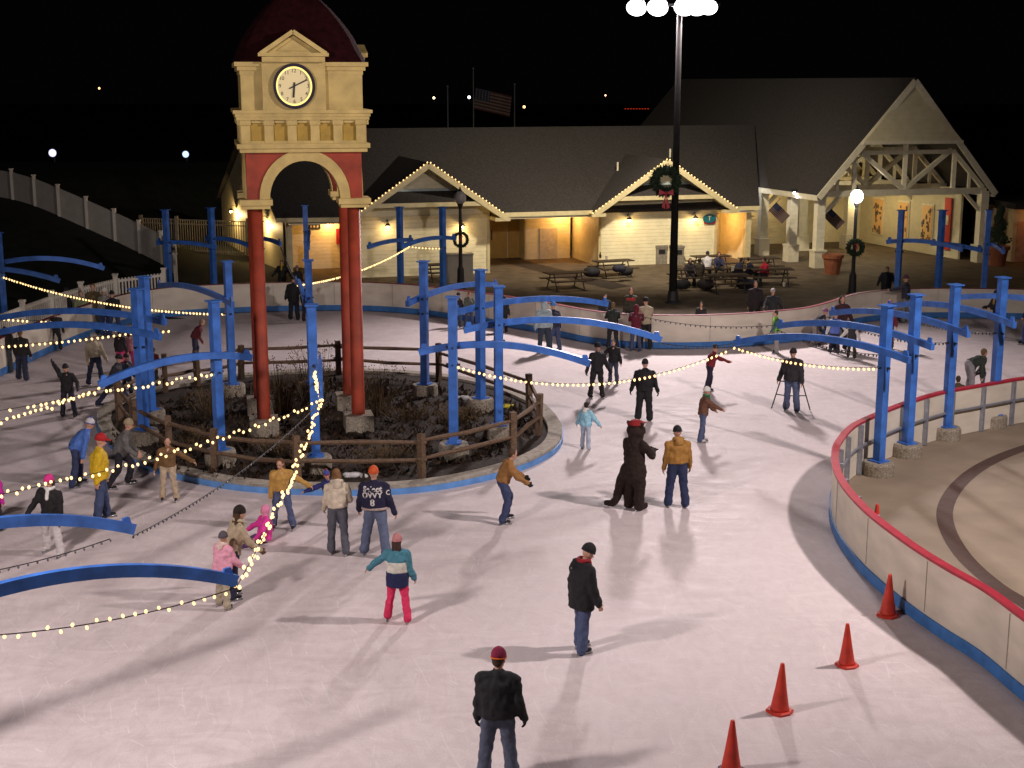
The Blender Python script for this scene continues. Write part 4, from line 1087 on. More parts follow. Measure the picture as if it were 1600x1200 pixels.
# ------------------------------------------------------------------ people
BAKE = []
TEX = bpy.data.textures.new('cloth_folds', 'CLOUDS'); TEX.noise_scale = .11
def bake_later(o, voxel, smooth=4, disp=0):
    m = o.modifiers.new('Remesh', 'REMESH'); m.mode = 'VOXEL'; m.voxel_size = voxel; m.use_smooth_shade = True
    if disp:
        d = o.modifiers.new('Displace', 'DISPLACE'); d.texture = TEX; d.texture_coords = 'LOCAL'; d.strength = disp; d.mid_level = .5
    s_ = o.modifiers.new('Smooth', 'SMOOTH'); s_.factor = .5; s_.iterations = max(1, smooth-1) if disp else smooth
    BAKE.append(o)
def bake_all():
    bpy.context.view_layer.update(); dg = bpy.context.evaluated_depsgraph_get()
    res = [(o, bpy.data.meshes.new_from_object(o.evaluated_get(dg), depsgraph=dg)) for o in BAKE]
    for o, me in res:
        o.modifiers.clear(); mt = o.data.materials[0] if o.data.materials else None; me.name = o.data.name; o.data = me
        if mt and not me.materials: me.materials.append(mt)
        for p in me.polygons: p.use_smooth = True
SKIN = mat('skin', (.52, .29, .20), .55, .08, 20); MC = {}
def cm(name, c):
    k = tuple(round(x, 3) for x in c)
    if k not in MC: MC[k] = plain(name, c, .8, .35)
    return MC[k]
BLK = (.012, .012, .014); NAVY = (.010, .012, .045); JEAN = (.055, .085, .19); GJEAN = (.085, .10, .15); DJEAN = (.022, .032, .085); TAN = (.33, .17, .045); CREAMC = (.60, .52, .38); WHITE = (.68, .67, .64)
BROWN = (.15, .075, .03); PINK = (.78, .36, .47); MAG = (.62, .03, .30); RED = (.42, .02, .02); MAROON = (.17, .012, .03); GREY = (.16, .16, .16); KHAKI = (.42, .36, .26); LBLUE = (.30, .58, .72); BLUEJ = (.07, .16, .48)
SKB = cm('skate_black', (.014, .014, .016)); SKW = cm('skate_white', (.62, .6, .58)); BLADE = mat('blade_steel', (.5, .5, .52), .25, .05, 5, metal=.9)
def person(px, py, top, face, label, jc=BLK, pc=JEAN, hat=None, hair=None, jlen='hip', la=(5, 10, 12), ra=(5, 10, 12), ll=(3, 4, 4), rl=(-3, 4, 6), lean=2, side=0, hd=(0, 0),
           glove=None, skate='b', h=None, z=0.0, hood=None, scarf=None, puff=1.0, band=None, extra=None, seat=None, hairlen=0, pom=None, cuff=None, brim=None, group=None, wide=1.0, cat='person', sleeve=None, fsh=0):
    """px,py = feet in the photo; top = photo row of the crown; face = heading, 0 away from the camera, 90 to the right, 180 towards it"""
    p = at(px, py, z); puff *= 1.14
    if h is None: h = hgt(p, top)
    s = h/1.83; dist = p.y
    t = thing('person', label, cat, p, group)
    a = -R(face); Mz = Matrix.Rotation(a, 3, 'Z')
    def lean_frame(le, si):
        u = V((math.sin(si), math.sin(le)*math.cos(si), math.cos(le)*math.cos(si))).normalized()
        r = V((1, 0, 0)); r = (r-u*r.dot(u)).normalized(); return r, u.cross(r), u
    r, f, u = lean_frame(R(lean), R(side))
    P = V((0, 0, 0))
    def leg(sx, q):
        a_, b_, k_ = (R(v) for v in q); hip = P+V((sx*.095, 0, -.02))
        d1 = V((sx*math.sin(b_), math.sin(a_)*math.cos(b_), -math.cos(a_)*math.cos(b_))); kn = hip+d1*.42
        d2 = V((sx*math.sin(b_), math.sin(a_-k_)*math.cos(b_), -math.cos(a_-k_)*math.cos(b_))); an = kn+d2*.41
        return hip, kn, an, d2
    LG = [leg(-1, ll), leg(1, rl)]
    low = min(g[2].z for g in LG)
    zp = (.135-low) if seat is None else seat/s
    up0 = V((0, 0, zp)); LG = [[v+up0 for v in g[:3]]+[g[3]] for g in LG]; P = P+up0
    neck = P+u*.50; hr, hf, hu = lean_frame(R(lean*.35+hd[1]), R(side*.4))
    yw = Matrix.Rotation(-R(hd[0]), 3, 'Z'); hr, hf = yw @ hr, yw @ hf
    hc = neck+hu*.155+hf*.02
    def arm(sx, q):
        a_, b_, e_ = (R(v) for v in q); sh = P+u*.405+r*sx*.183*wide
        d1 = (-u*math.cos(a_)+f*math.sin(a_))*math.cos(b_)+r*sx*math.sin(b_); d1.normalize()
        g = f-d1*f.dot(d1)
        if g.length < .2: g = u-d1*u.dot(d1)
        g.normalize(); d2 = d1*math.cos(e_)+g*math.sin(e_); el = sh+d1*.29; wr = el+d2*.25
        return sh, el, wr, d1, d2, sx
    AR = [arm(-1, la), arm(1, ra)]
    def fin(q, nm, m_, vox=None, sm=4, disp=0, par=None):
        q.v = [tuple((Mz @ V(v))*s) for v in q.v]
        o = q.build(nm, m_, par or t, True, False)
        if vox: bake_later(o, vox*s, sm, disp)
        return o
    near = dist < 33; vb = .0105 if near else (.016 if dist < 45 else .026)
    def hand(q, A, inf=0.0):
        sh, el, wr, d1, d2, sx = A
        n = (-r*sx); n = (n-d2*n.dot(d2)).normalized(); l = d2.cross(n).normalized()
        if l.dot(f) < 0: l = -l        # thumb side points forward
        for k_ in (-1, 1): q.cap(wr+l*k_*.014, .020+inf, wr+d2*.085+l*k_*.022, .019+inf, 8)
        for i, (ln, off) in enumerate(((.070, .032), (.080, .011), (.074, -.011), (.058, -.031))):
            b0 = wr+d2*.088+l*off; c1 = R(18+6*i); m1 = b0+(d2*math.cos(c1)+n*math.sin(c1))*ln*.55; c2 = R(48+6*i); e1 = m1+(d2*math.cos(c2)+n*math.sin(c2))*ln*.5
            q.cap(b0, .0105+inf, m1, .0095+inf, 6); q.cap(m1, .0095+inf, e1, .008+inf, 6)
        b0 = wr+d2*.03+l*.03; m1 = b0+(l*.7+d2*.6+n*.25).normalized()*.042; e1 = m1+(d2*.85+n*.4+l*.2).normalized()*.034
        q.cap(b0, .013+inf, m1, .011+inf, 6); q.cap(m1, .011+inf, e1, .009+inf, 6)
    # --- body: one continuous skin surface
    q = MB()
    q.ell(hc+hu*.02, hr*.076, hf*.097, hu*.112, 14, 10); q.ell(hc-hu*.055+hf*.025, hr*.056, hf*.066, hu*.058, 12, 8)
    q.cap(hc-hu*.03+hf*.085, .012, hc-hu*.012+hf*.108-hu*.022, .016, 6); q.cap(hc-hu*.012+hf*.082, .010, hc-hu*.03+hf*.108, .015, 6)
    for k_ in (-1, 1): q.ell(hc+hr*k_*.077-hu*.005, hr*.014, hf*.022, hu*.033, 8, 6); q.cap(hc+hr*k_*.015+hf*.088+hu*.033, .011, hc+hr*k_*.05+hf*.075+hu*.03, .010, 6)
    q.cap(hc-hu*.06+hf*.082-hr*.02, .011, hc-hu*.06+hf*.082+hr*.02, .011, 6)
    q.cap(neck-u*.06, .060, hc-hu*.05, .053, 10); q.cap(P+u*.02, .115, P+u*.25, .11, 12); q.cap(P+u*.25, .11, P+u*.42, .105, 12)
    for A in AR:
        q.cap(neck-u*.09, .06, A[0], .05, 8); q.cap(A[0], .048, A[1], .038, 8); q.cap(A[1], .038, A[2], .026, 8); hand(q, A)
    for g in LG: q.cap(P, .08, g[0], .085, 8); q.cap(g[0], .083, g[1], .052, 8); q.cap(g[1], .052, g[2], .04, 8); q.cap(g[2], .04, g[2]+V((0, .08, -.05)), .035, 8)
    body = fin(q, 'body', SKIN, vb, 3)
    if near or dist < 40:
        q = MB()
        for k_ in (-1, 1): q.ball(hc+hr*k_*.032+hf*.094+hu*.016, .0095, 8, 6)
        fin(q, 'eyes', cm('eye_dark', (.02, .015, .012)), par=body)
        q = MB(); q.cap(hc-hu*.062+hf*.094-hr*.018, .006, hc-hu*.062+hf*.094+hr*.018, .006, 6); fin(q, 'mouth', cm('lips', (.3, .09, .07)), par=body)
    # --- trousers
    q = MB(); pw = wide
    q.ell(P+V((0, 0, .03)), (.172*pw, 0, 0), (0, .132*pw, 0), (0, 0, .13), 14, 8)
    for g in LG:
        q.cap(P+V((0, 0, .02)), .10*pw, g[0], .112*pw, 10); q.cap(g[0], .112*pw, g[1], .084*pw, 10); q.cap(g[1], .084*pw, g[2]+g[3]*-.0, .082*pw, 10); q.cap(g[2]-g[3]*.06, .086*pw, g[2]+g[3]*.03, .088*pw, 10)
    fin(q, 'trousers', cm('trouser_cloth', pc), .022 if dist < 45 else .03, 3, .05)
    # --- jacket
    q = MB(); hem = {'short': .0, 'hip': -.10, 'long': -.24}[jlen]; pf = puff
    def ring(c, rx, ry, n=18): return [c+r*rx*math.cos(6.2832*k_/n)+f*ry*math.sin(6.2832*k_/n) for k_ in range(n)]
    rows = [(hem, .178*wide*pf, .142*pf), (.06, .178*wide*pf, .142*pf), (.2, .178*wide*pf, .138*pf), (.31, .190*wide*pf, .138*pf), (.39, .172*wide*pf, .122*pf), (.45, .125*wide, .095), (.525, .075, .07), (.555, .066, .064)]
    vs = []
    for zz, rx, ry in rows:
        c = P+u*zz if zz >= 0 else P+(u*.35+V((0, 0, .65)))*zz
        vs += ring(c, rx, ry)
    n = 18; fs = [(i*n+k_, i*n+(k_+1) % n, (i+1)*n+(k_+1) % n, (i+1)*n+k_) for i in range(len(rows)-1) for k_ in range(n)]+[tuple(range(n-1, -1, -1)), tuple(range((len(rows)-1)*n, len(rows)*n))]
    q.add(vs, fs)
    sl = MB() if sleeve else q
    for A in AR:
        q.cap(P+u*.43+r*A[5]*.07, .075*pf, A[0], .076*pf, 10)
        sl.cap(A[0], .078*pf, A[1], .064*pf, 10); sl.cap(A[1], .064*pf, A[2]+A[4]*.005, .050*pf, 10)
    jk = fin(q, 'jacket', cm('jacket_cloth', jc), .020 if dist < 45 else .03, 3, .062)
    if sleeve: fin(sl, 'sleeves', cm('sleeve_cloth', sleeve), .02, 3, .04)
    if band:        # a differently coloured band of the jacket: (from, to, colour, what)
        for z0, z1, bc, nm in band:
            q = MB(); vs = []
            for zz in (z0, (z0+z1)/2, z1):
                vs += ring(P+u*zz if zz >= 0 else P+(u*.35+V((0, 0, .65)))*zz, (.190 if zz < .3 else .2)*wide*pf, .152*pf if zz < .36 else .14*pf)
            q.add(vs, [(i*n+k_, i*n+(k_+1) % n, (i+1)*n+(k_+1) % n, (i+1)*n+k_) for i in range(2) for k_ in range(n)]+[tuple(range(n-1, -1, -1)), tuple(range(2*n, 3*n))])
            fin(q, nm, cm('band_cloth', bc), .02, 2, .02)
    # --- skates
    for g in LG:
        an = g[2]; sh_ = g[3]; lift = an.z-.135
        if lift > .08 and seat is None: fd = V((0, 1, 0)); fd = (fd-sh_*fd.dot(sh_)).normalized(); dn = sh_
        else: fd = V((0, 1, 0)); dn = V((0, 0, -1))
        sd = fd.cross(dn).normalized(); b = bpy.data.objects.new('skate', None); COL.objects.link(b); b.parent = t
        q = MB(); q.cap(an-dn*.05, .056, an+dn*.035, .052, 10); q.cap(an+dn*.04-fd*.035, .044, an+dn*.055+fd*.10, .040, 10); q.cap(an+dn*.055+fd*.10, .040, an+dn*.06+fd*.16, .032, 10)
        fin(q, 'boot', SKW if skate == 'w' else SKB, .02, 2, 0, b)
        q = MB(); M3_ = Matrix((sd, fd, -dn)).transposed()
        q.box(an+dn*.100+fd*.05, (.035, .25, .022), M=M3_); q.box(an+dn*.121+fd*.055, (.008, .29, .028), M=M3_); fin(q, 'blade', BLADE, None, par=b)
    # --- hair, hats, hoods, gloves
    if hair:
        q = MB(); q.ell(hc+hu*.035-hf*.018, hr*.087, hf*.100, hu*.105, 14, 10)
        if hairlen: 
            for k_ in (-1, 0, 1): q.cap(hc-hf*.06+hr*k_*.05, .05, hc-hf*(.075 if hairlen < .25 else .10)-hu*hairlen+hr*k_*.06, .04, 8)
        q.ell(hc-hf*.045-hu*.03, hr*.07, hf*.06, hu*.06, 10, 8); fin(q, 'hair', cm('hair', hair), .014, 2, .02)
    if hat:
        q = MB(); pr = [(-.006, 1.10), (.03, 1.12), (.06, 1.05), (.095, .86), (.122, .55), (.138, .2)]
        vs = []
        for zz, k_ in pr: vs += [hc+hu*(.035+zz)-hf*.006+hr*.086*k_*math.cos(6.2832*i/16)+hf*.106*k_*math.sin(6.2832*i/16) for i in range(16)]
        q.add(vs, [(i*16+k_, i*16+(k_+1) % 16, (i+1)*16+(k_+1) % 16, (i+1)*16+k_) for i in range(len(pr)-1) for k_ in range(16)]+[tuple(range(15, -1, -1)), tuple(range(80, 96))])
        ho = fin(q, 'hat', cm('knit_hat', hat))
        q = MB(); q.tube([hc+hu*.034-hf*.006+hr*.094*math.cos(6.2832*i/18)+hf*.115*math.sin(6.2832*i/18) for i in range(18)], .0105, 6, closed=True); fin(q, 'hat_cuff', cm('knit_hat', cuff or pom or hat), par=ho)
        if pom: q = MB(); q.ball(hc+hu*.185, .032, 10, 8); fin(q, 'pompom', cm('pompom', pom), par=ho)
        if brim: q = MB(); q.ell(hc+hu*.045+hf*.13, hr*.07, hf*.075, hu*.012, 12, 6); fin(q, 'brim', cm('cap_brim', brim), par=ho)
    if hood:        # hood hanging on the back / round the neck
        q = MB(); q.tube([neck+u*.035-f*.015+r*.095*math.cos(6.2832*i/14)+f*.085*math.sin(6.2832*i/14)-u*.03*math.sin(6.2832*i/14) for i in range(14)], .042, 8, closed=True)
        q.ell(neck-f*.115-u*.03, r*.10, f*.05, u*.085, 10, 8); fin(q, 'hood', cm('hood_cloth', hood), .018, 3, .02)
    if fsh:         # a raised hood over the head
        q = MB(); q.ell(hc+hu*.02-hf*.03, hr*.112, hf*.118, hu*.142, 14, 10); q.cap(neck, .09, hc-hf*.03, .1, 10); fin(q, 'raised_hood', cm('hood_cloth', fsh), .02, 3, .02)
    if scarf:
        q = MB(); q.tube([neck+u*.04+r*.085*math.cos(6.2832*i/14)+f*.085*math.sin(6.2832*i/14) for i in range(14)], .036, 8, closed=True)
        q.cap(neck+f*.1, .04, neck+f*.14-u*.16, .045, 8); fin(q, 'scarf', cm('scarf_cloth', scarf), .016, 2, .02)
    if glove:
        for A in AR: q = MB(); hand(q, A, .006); q.cap(A[2]-A[4]*.03, .036, A[2]+A[4]*.02, .032, 8); fin(q, 'glove', cm('glove_knit', glove), .012, 2)
    t['_'] = 0; del t['_']
    info = dict(t=t, p=p, s=s, Mz=Mz, P=P, u=u, r=r, f=f, jk=jk, AR=AR, hc=hc, hr=hr, hf=hf, hu=hu, fin=fin, LG=LG, neck=neck)
    return info
# --- people, nearest first
GS = 'skaters on the ice'; GP = 'people on the plaza'
person(778, 1218, 1010, 8, 'man in black jacket and striped red beanie, nearest skater, cut at the bottom edge', (.013, .014, .017), GJEAN, (.22, .012, .05), hair=(.06, .035, .02), la=(0, 7, 10), ra=(-4, 13, 20), glove=BLK, group=GS, wide=1.12, puff=1.08, cuff=(.75, .16, .015), hd=(20, 8), ll=(2, 6, 3), rl=(-2, 7, 5))
i_ = person(908, 1018, 845, 62, 'man in long black coat, black knit hat and blue jeans looking down at the ice', BLK, (.07, .095, .19), BLK, jlen='long', la=(-6, 8, 10), ra=(8, 9, 16), ll=(8, 3, 8), rl=(-4, 3, 2), lean=3, hd=(10, 22), scarf=(.3, .015, .02), group=GS, wide=1.12, puff=1.12)
q = MB(); P_ = i_['P']; q.ball(P_+i_['u']*.36-i_['r']*.17-i_['f']*.105, .014, 8, 6); i_['fin'](q, 'coat_badge', cm('badge', WHITE))
# costumed figure
def costume():
    p = at(990, 796); h = hgt(p, 655); s = h/1.9; t = thing('costumed_person', 'person in dark brown furry animal suit with long tail and red cap', 'costumed person', p, GS)
    FUR = mat('dark_fur', (.024, .013, .009), .9, .6, 26, 1.0, 70); Mz = Matrix.Rotation(-R(42), 3, 'Z')
    def fin(q, nm, m_, vox=None, sm=3, disp=0, par=None):
        q.v = [tuple((Mz @ V(v))*s) for v in q.v]; o = q.build(nm, m_, par or t, True, False)
        if vox: bake_later(o, vox, sm, disp)
        return o
    q = MB()
    q.ell((0, .0, 1.0), (.225, 0, 0), (0, .215, 0), (0, 0, .46), 18, 14); q.ell((0, .02, 1.32), (.22, 0, 0), (0, .19, 0), (0, 0, .22), 14, 10); q.ell((0, .02, .8), (.25, 0, 0), (0, .25, 0), (0, 0, .28))
    for k in (-1, 1):
        q.cap((k*.11, 0, .78), .15, (k*.13, .02, .45), .12, 12); q.cap((k*.13, .02, .45), .115, (k*.13, 0, .13), .105, 12); q.cap((k*.13, -.03, .085), .085, (k*.14, .2, .07), .065, 12)
    q.cap((-.20, 0, 1.40), .09, (-.27, .10, 1.10), .075, 10); q.cap((-.27, .10, 1.10), .075, (-.20, .26, .96), .07, 10)
    q.cap((.22, 0, 1.40), .09, (.32, .16, 1.16), .078, 10); q.cap((.32, .16, 1.16), .078, (.20, .33, 1.20), .07, 10)
    for hx, hy, hz_, dx, dz in ((-.19, .29, .93, .3, -.6), (.17, .38, 1.22, -.4, .45)):
        for j in range(4): q.cap((hx+(j-1.5)*.035, hy, hz_), .024, (hx+(j-1.5)*.042+dx*.05, hy+.03, hz_+dz*.085), .02, 6)
        q.cap((hx+.05, hy+.02, hz_), .024, (hx+.09, hy+.05, hz_+dz*.03), .02, 6)
    q.cap((0, .0, 1.45), .15, (0, .03, 1.58), .16, 12); q.ell((0, .03, 1.66), (.19, 0, 0), (0, .19, 0), (0, 0, .19), 16, 12); q.cap((0, .15, 1.61), .10, (0, .28, 1.58), .06, 10)
    for k in (-1, 1): q.ell((k*.165, .0, 1.80), (.055, 0, 0), (0, .035, 0), (0, 0, .06), 8, 6)
    tl = [(-.10, -.10, .9), (-.22, -.14, .62), (-.27, -.16, .38), (-.31, -.18, .20), (-.40, -.20, .10), (-.52, -.22, .085)]
    for (a, b), (ra, rb) in zip(zip(tl, tl[1:]), ((.12, .105), (.105, .092), (.092, .085), (.085, .08), (.08, .07))): q.cap(a, ra, b, rb, 12)
    b = fin(q, 'body', FUR, .02, 2, .045)
    q = MB(); q.ell((0, .31, 1.60), (.035, 0, 0), (0, .025, 0), (0, 0, .025), 10, 6); fin(q, 'nose', cm('nose_black', (.01, .01, .01)), par=b)
    q = MB()
    for k in (-1, 1): q.ball((k*.075, .19, 1.71), .022, 10, 8)
    fin(q, 'eyes', cm('costume_eye', (.3, .28, .25)), par=b)
    q = MB(); vs = []; pr = [(1.79, .172), (1.82, .168), (1.86, .13), (1.885, .07), (1.895, .02)]
    for z_, r_ in pr: vs += [(r_*math.cos(.3927*i), .03+r_*math.sin(.3927*i), z_) for i in range(16)]
    q.add(vs, [(i*16+k, i*16+(k+1) % 16, (i+1)*16+(k+1) % 16, (i+1)*16+k) for i in range(4) for k in range(16)]+[tuple(range(64, 80))]); q.ell((0, .20, 1.80), (.12, 0, 0), (0, .10, 0), (0, 0, .016)); fin(q, 'red_cap', cm('cap_red', (.24, .010, .012)))
    for k in (-1, 1): q = MB(); q.box((k*.135, .08, .012), (.012, .32, .024)); fin(q, 'blade', BLADE)
costume()
person(1057, 792, 663, -8, 'man in mustard tan hooded jacket, black hat and dark jeans beside the furry animal suit', (.34, .17, .035), DJEAN, BLK, jlen='short', la=(4, 8, 10), ra=(6, 10, 12), ll=(4, 6, 6), rl=(-4, 5, 4), hd=(0, 14), hood=(.36, .19, .05), group=GS, wide=1.12)
person(785, 817, 692, 78, 'skater in tan jacket leaning forward with a dark gloved hand held out to the right', (.31, .15, .045), (.04, .055, .13), None, (.07, .04, .02), jlen='short', la=(60, 6, 18), ra=(55, 8, 20), ll=(30, 4, 44), rl=(14, 4, 32), lean=20, hd=(0, 8), glove=BLK, h=1.72, group=GS)
person(915, 702, 626, 150, 'small child in light blue coat with white hood and patterned trousers', LBLUE, (.42, .48, .58), None, (.015, .012, .012), jlen='hip', la=(8, 30, 10), ra=(5, 38, 12), hood=WHITE, group=GS, puff=1.15, skate='w', face=None) if False else person(915, 702, 626, 30, 'small child in light blue coat with white hood and patterned trousers', LBLUE, (.42, .48, .58), None, (.015, .012, .012), jlen='hip', la=(8, 26, 10), ra=(5, 38, 12), hood=WHITE, group=GS, puff=1.15, skate='w')
person(1006, 657, 559, 10, 'bulky figure all in black with gloves, standing straight behind the furry suit', BLK, BLK, BLK, la=(0, 18, 14), ra=(0, 16, 10), ll=(2, 5, 2), rl=(-2, 5, 3), glove=BLK, group=GS, wide=1.2, jlen='hip')
person(932, 622, 533, 160, 'youngster all in black with arms held slightly out, right of the island', BLK, BLK, BLK, la=(5, 22, 20), ra=(5, 26, 25), ll=(4, 6, 6), rl=(-4, 6, 3), glove=BLK, group=GS)
person(958, 600, 528, 200, 'youngster in dark jacket and jeans reaching a hand to the black clad one', (.014, .013, .015), (.05, .055, .09), None, (.05, .035, .02), la=(0, 14, 12), ra=(0, 42, 8), group=GS)
person(1097, 691, 602, 86, 'child in brown jacket and green scarf with white hat, arm stretched right', (.14, .06, .035), (.075, .095, .18), WHITE, None, la=(40, 8, 20), ra=(64, 6, 8), lean=9, ll=(4, 3, 4), rl=(-4, 3, 6), scarf=(.02, .16, .07), group=GS, skate='w', jlen='hip')
person(1108, 613, 545, 80, 'child in red jacket and dark trousers gliding with one arm stretched right', (.17, .012, .018), (.02, .014, .035), (.02, .012, .014), la=(14, 6, 10), ra=(82, 6, 6), lean=16, ll=(12, 3, 20), rl=(-10, 3, 6), group=GS, h=1.5, jlen='short')
iw = person(1236, 643, 541, 205, 'man in dark quilted jacket and jeans holding a metal skating aid frame', (.022, .018, .022), (.075, .095, .17), (.02, .012, .015), None, la=(12, 10, 10), ra=(22, 14, 14), ll=(6, 5, 6), rl=(-5, 5, 3), jlen='hip', group=GS, wide=1.1, puff=1.08)
pw_ = at(1222, 638)
t = thing('skating_aid', 'thin metal skating aid frame in front of the man in the quilted jacket', 'skating aid', pw_)
q = MB(); W_ = V((pw_.x-.02, pw_.y-.05, 0))
for a_, b_ in (((-.30, -.05, .02), (-.05, .1, .78)), ((.02, -.35, .02), (.12, -.05, .8)), ((.75, -.25, .02), (.55, .05, .78)), ((.45, .2, .02), (.45, .25, .78))): q.tube([W_+V(a_), W_+V(b_)], .018, 6)
q.build('legs', DARK, t)
q = MB(); q.tube([W_+V((-.05, .1, .78)), W_+V((.12, -.05, .8)), W_+V((.55, .05, .78)), W_+V((.45, .25, .78))], .02, 6); q.tube([W_+V((-.17, .02, .42)), W_+V((.07, -.2, .42)), W_+V((.65, -.1, .4))], .016, 6); q.build('hand_rail', DARK, t)
person(1212, 552, 482, 265, 'child in lime green vest and grey trousers in front of the far boards', (.24, .55, .05), (.30, .28, .27), None, (.05, .03, .02), la=(30, 10, 10), ra=(10, 8, 10), group=GS, sleeve=(.05, .12, .1), lean=5)
person(1272, 541, 486, 120, 'skater in dark jacket bent over by the far boards', (.02, .02, .03), (.25, .22, .2), (.25, .1, .2), None, la=(50, 8, 20), ra=(45, 8, 10), lean=48, h=1.55, ll=(14, 4, 22), rl=(4, 4, 12), group=GS, hd=(0, -10))
person(1312, 547, 458, 175, 'tall dark haired woman in dark coat standing behind a small child', (.05, .018, .022), BLK, None, (.012, .01, .01), la=(30, 10, 20), ra=(25, 10, 20), group=GS, jlen='long', hairlen=.3)
person(1303, 553, 486, 185, 'small child with blue and white sleeves in front of the dark haired woman', (.10, .16, .5), (.02, .022, .04), GREY, None, la=(15, 32, 10), ra=(10, 20, 10), group=GS, sleeve=(.6, .58, .55))
person(1330, 560, 500, 200, 'bent child in black and white jacket beside the dark haired woman', (.03, .03, .035), (.03, .03, .02), None, (.10, .05, .02), la=(40, 26, 8), ra=(30, 44, 6), lean=24, h=1.3, group=GS, sleeve=(.6, .58, .55))
person(1386, 545, 467, 180, 'child with orange cap half hidden behind the nearest pad post', (.16, .02, .04), (.08, .03, .06), (.75, .20, .02), None, group=GS, brim=(.75, .2, .02))
person(1512, 618, 540, 75, 'man in dark green jacket bent far over a child at the pad wall', (.022, .03, .022), (.22, .21, .22), None, (.14, .085, .035), la=(52, 6, 16), ra=(50, 6, 22), lean=68, h=1.75, ll=(14, 4, 16), rl=(6, 4, 12), group=GS, hd=(0, -26), jlen='short')
person(1534, 612, 560, 270, 'small child with pink mitten held by the bending man', (.02, .02, .03), (.06, .07, .12), (.02, .02, .025), None, la=(50, 8, 10), ra=(40, 10, 10), group=GS, h=.98, glove=(.6, .05, .2), lean=8)
person(1492, 668, 582, 20, 'child in brown coat on the concrete pad leaning on the red rail', (.05, .032, .014), (.02, .018, .02), None, (.04, .022, .012), jlen='long', la=(40, 10, 40), ra=(45, 10, 40), lean=10, z=.02, h=1.45)
person(1556, 528, 450, 250, 'skater in black hat and coat carrying a mustard yellow bundle at the far right', BLK, (.08, .12, .3), BLK, None, la=(45, 10, 60), ra=(40, 10, 60), group=GS, lean=10, ll=(16, 4, 24), rl=(-16, 4, 6), scarf=(.35, .2, .03))
person(1606, 537, 448, 270, 'skater partly cut by the right picture edge', NAVY, (.05, .06, .18), None, (.03, .02, .015), ll=(26, 4, 26), rl=(-22, 4, 8), group=GS)
person(850, 552, 468, 345, 'child in pale blue hooded coat walking away beside an adult', (.32, .40, .42), (.03, .04, .06), None, (.2, .2, .2), group=GS, fsh=(.34, .42, .44), puff=1.12, jlen='hip')
person(866, 549, 470, 330, 'adult in dark jacket with blue hat next to the child in the pale blue coat', (.022, .022, .045), (.05, .065, .13), (.05, .2, .5), None, group=GS, ll=(10, 4, 16), rl=(-6, 4, 4), lean=8)
person(957, 547, 470, 0, 'tall person in dark green coat at the boards left of the maroon jacket', (.02, .026, .02), (.016, .014, .018), None, (.15, .09, .04), group=GS, la=(50, 8, 30), ra=(50, 8, 30))
person(993, 549, 474, 5, 'person in maroon jacket and jeans facing the far boards', (.13, .01, .025), (.06, .075, .14), None, (.05, .012, .02), group=GS, la=(45, 8, 30), ra=(50, 10, 30), fsh=(.13, .01, .025))
person(1008, 546, 463, 350, 'person in cream jacket with black hat half behind the maroon jacket', (.45, .38, .26), (.016, .016, .02), BLK, None, group=GS, la=(30, 8, 20), ra=(30, 8, 20))
person(787, 519, 461, 20, 'dark dressed adult skating near the boards behind the right island posts', (.02, .018, .022), (.014, .014, .018), BLK, None, group=GS)
person(733, 512, 454, 150, 'skater in grey green jacket behind the front right island post', (.10, .11, .09), (.05, .07, .15), None, (.2, .08, .04), group=GS)
person(716, 511, 456, 30, 'skater in dark clothes left of the grey green jacket', (.02, .02, .03), (.04, .05, .1), BLK, None, group=GS)
person(460, 500, 430, 0, 'broad adult in black coat on the far ice by the rear boards', BLK, (.012, .012, .016), BLK, None, jlen='long', group=GS, wide=1.15, la=(0, 14, 10), ra=(20, 10, 40))
person(479, 503, 440, 20, 'second black clad adult close to the rear island post', (.014, .013, .013), (.02, .013, .012), (.02, .02, .02), None, group=GS, jlen='hip')
# left side
person(160, 812, 674, 75, 'man in bright yellow jacket, red cap and blue jeans standing side on', (.62, .40, .015), (.05, .07, .15), (.38, .012, .015), None, jlen='hip', la=(6, 8, 10), ra=(-10, 6, 10), ll=(8, 3, 4), rl=(-2, 3, 8), group=GS, wide=1.08, brim=(.38, .012, .015), puff=1.12, hd=(0, 10))
person(120, 760, 660, 60, 'man in bright blue jacket bent forward with white striped hat', BLUEJ, (.03, .04, .10), (.62, .62, .66), None, la=(30, 8, 8), ra=(24, 8, 4), lean=42, h=1.74, ll=(20, 5, 24), rl=(-4, 5, 12), group=GS, pom=(.05, .08, .35), hd=(0, 0))
person(190, 762, 658, 80, 'man in grey sweatshirt and beige beanie crouching as he skates right', (.13, .125, .12), (.014, .013, .02), (.30, .24, .15), None, la=(30, 8, 40), ra=(32, 8, 46), lean=24, h=1.76, ll=(38, 5, 52), rl=(-6, 5, 28), group=GS)
person(265, 783, 679, 175, 'boy in brown sweater and beige trousers with both arms held out', (.16, .085, .03), (.48, .38, .26), None, (.08, .04, .02), la=(5, 62, 8), ra=(0, 16, 8), group=GS, ll=(2, 6, 3), rl=(-2, 6, 4), jlen='short', side=-3)
person(84, 868, 725, 190, 'woman in black coat, white scarf, pink hat and white trousers leaning left', (.012, .011, .012), (.58, .55, .54), (.62, .03, .22), (.02, .012, .01), la=(8, 10, 8), ra=(20, 24, 10), side=-7, lean=10, scarf=WHITE, glove=BLK, skate='w', h=1.72, group=GS, ll=(6, 6, 6), rl=(-8, 10, 8), hairlen=.2)
person(442, 827, 711, 175, 'woman in tan leather jacket and jeans holding a small child by the hand', (.44, .25, .06), (.075, .095, .19), None, (.12, .05, .018), la=(5, 58, 4), ra=(5, 8, 10), ll=(8, 10, 12), rl=(-4, 8, 4), hairlen=.16, group=GS, jlen='short', hd=(20, 8))
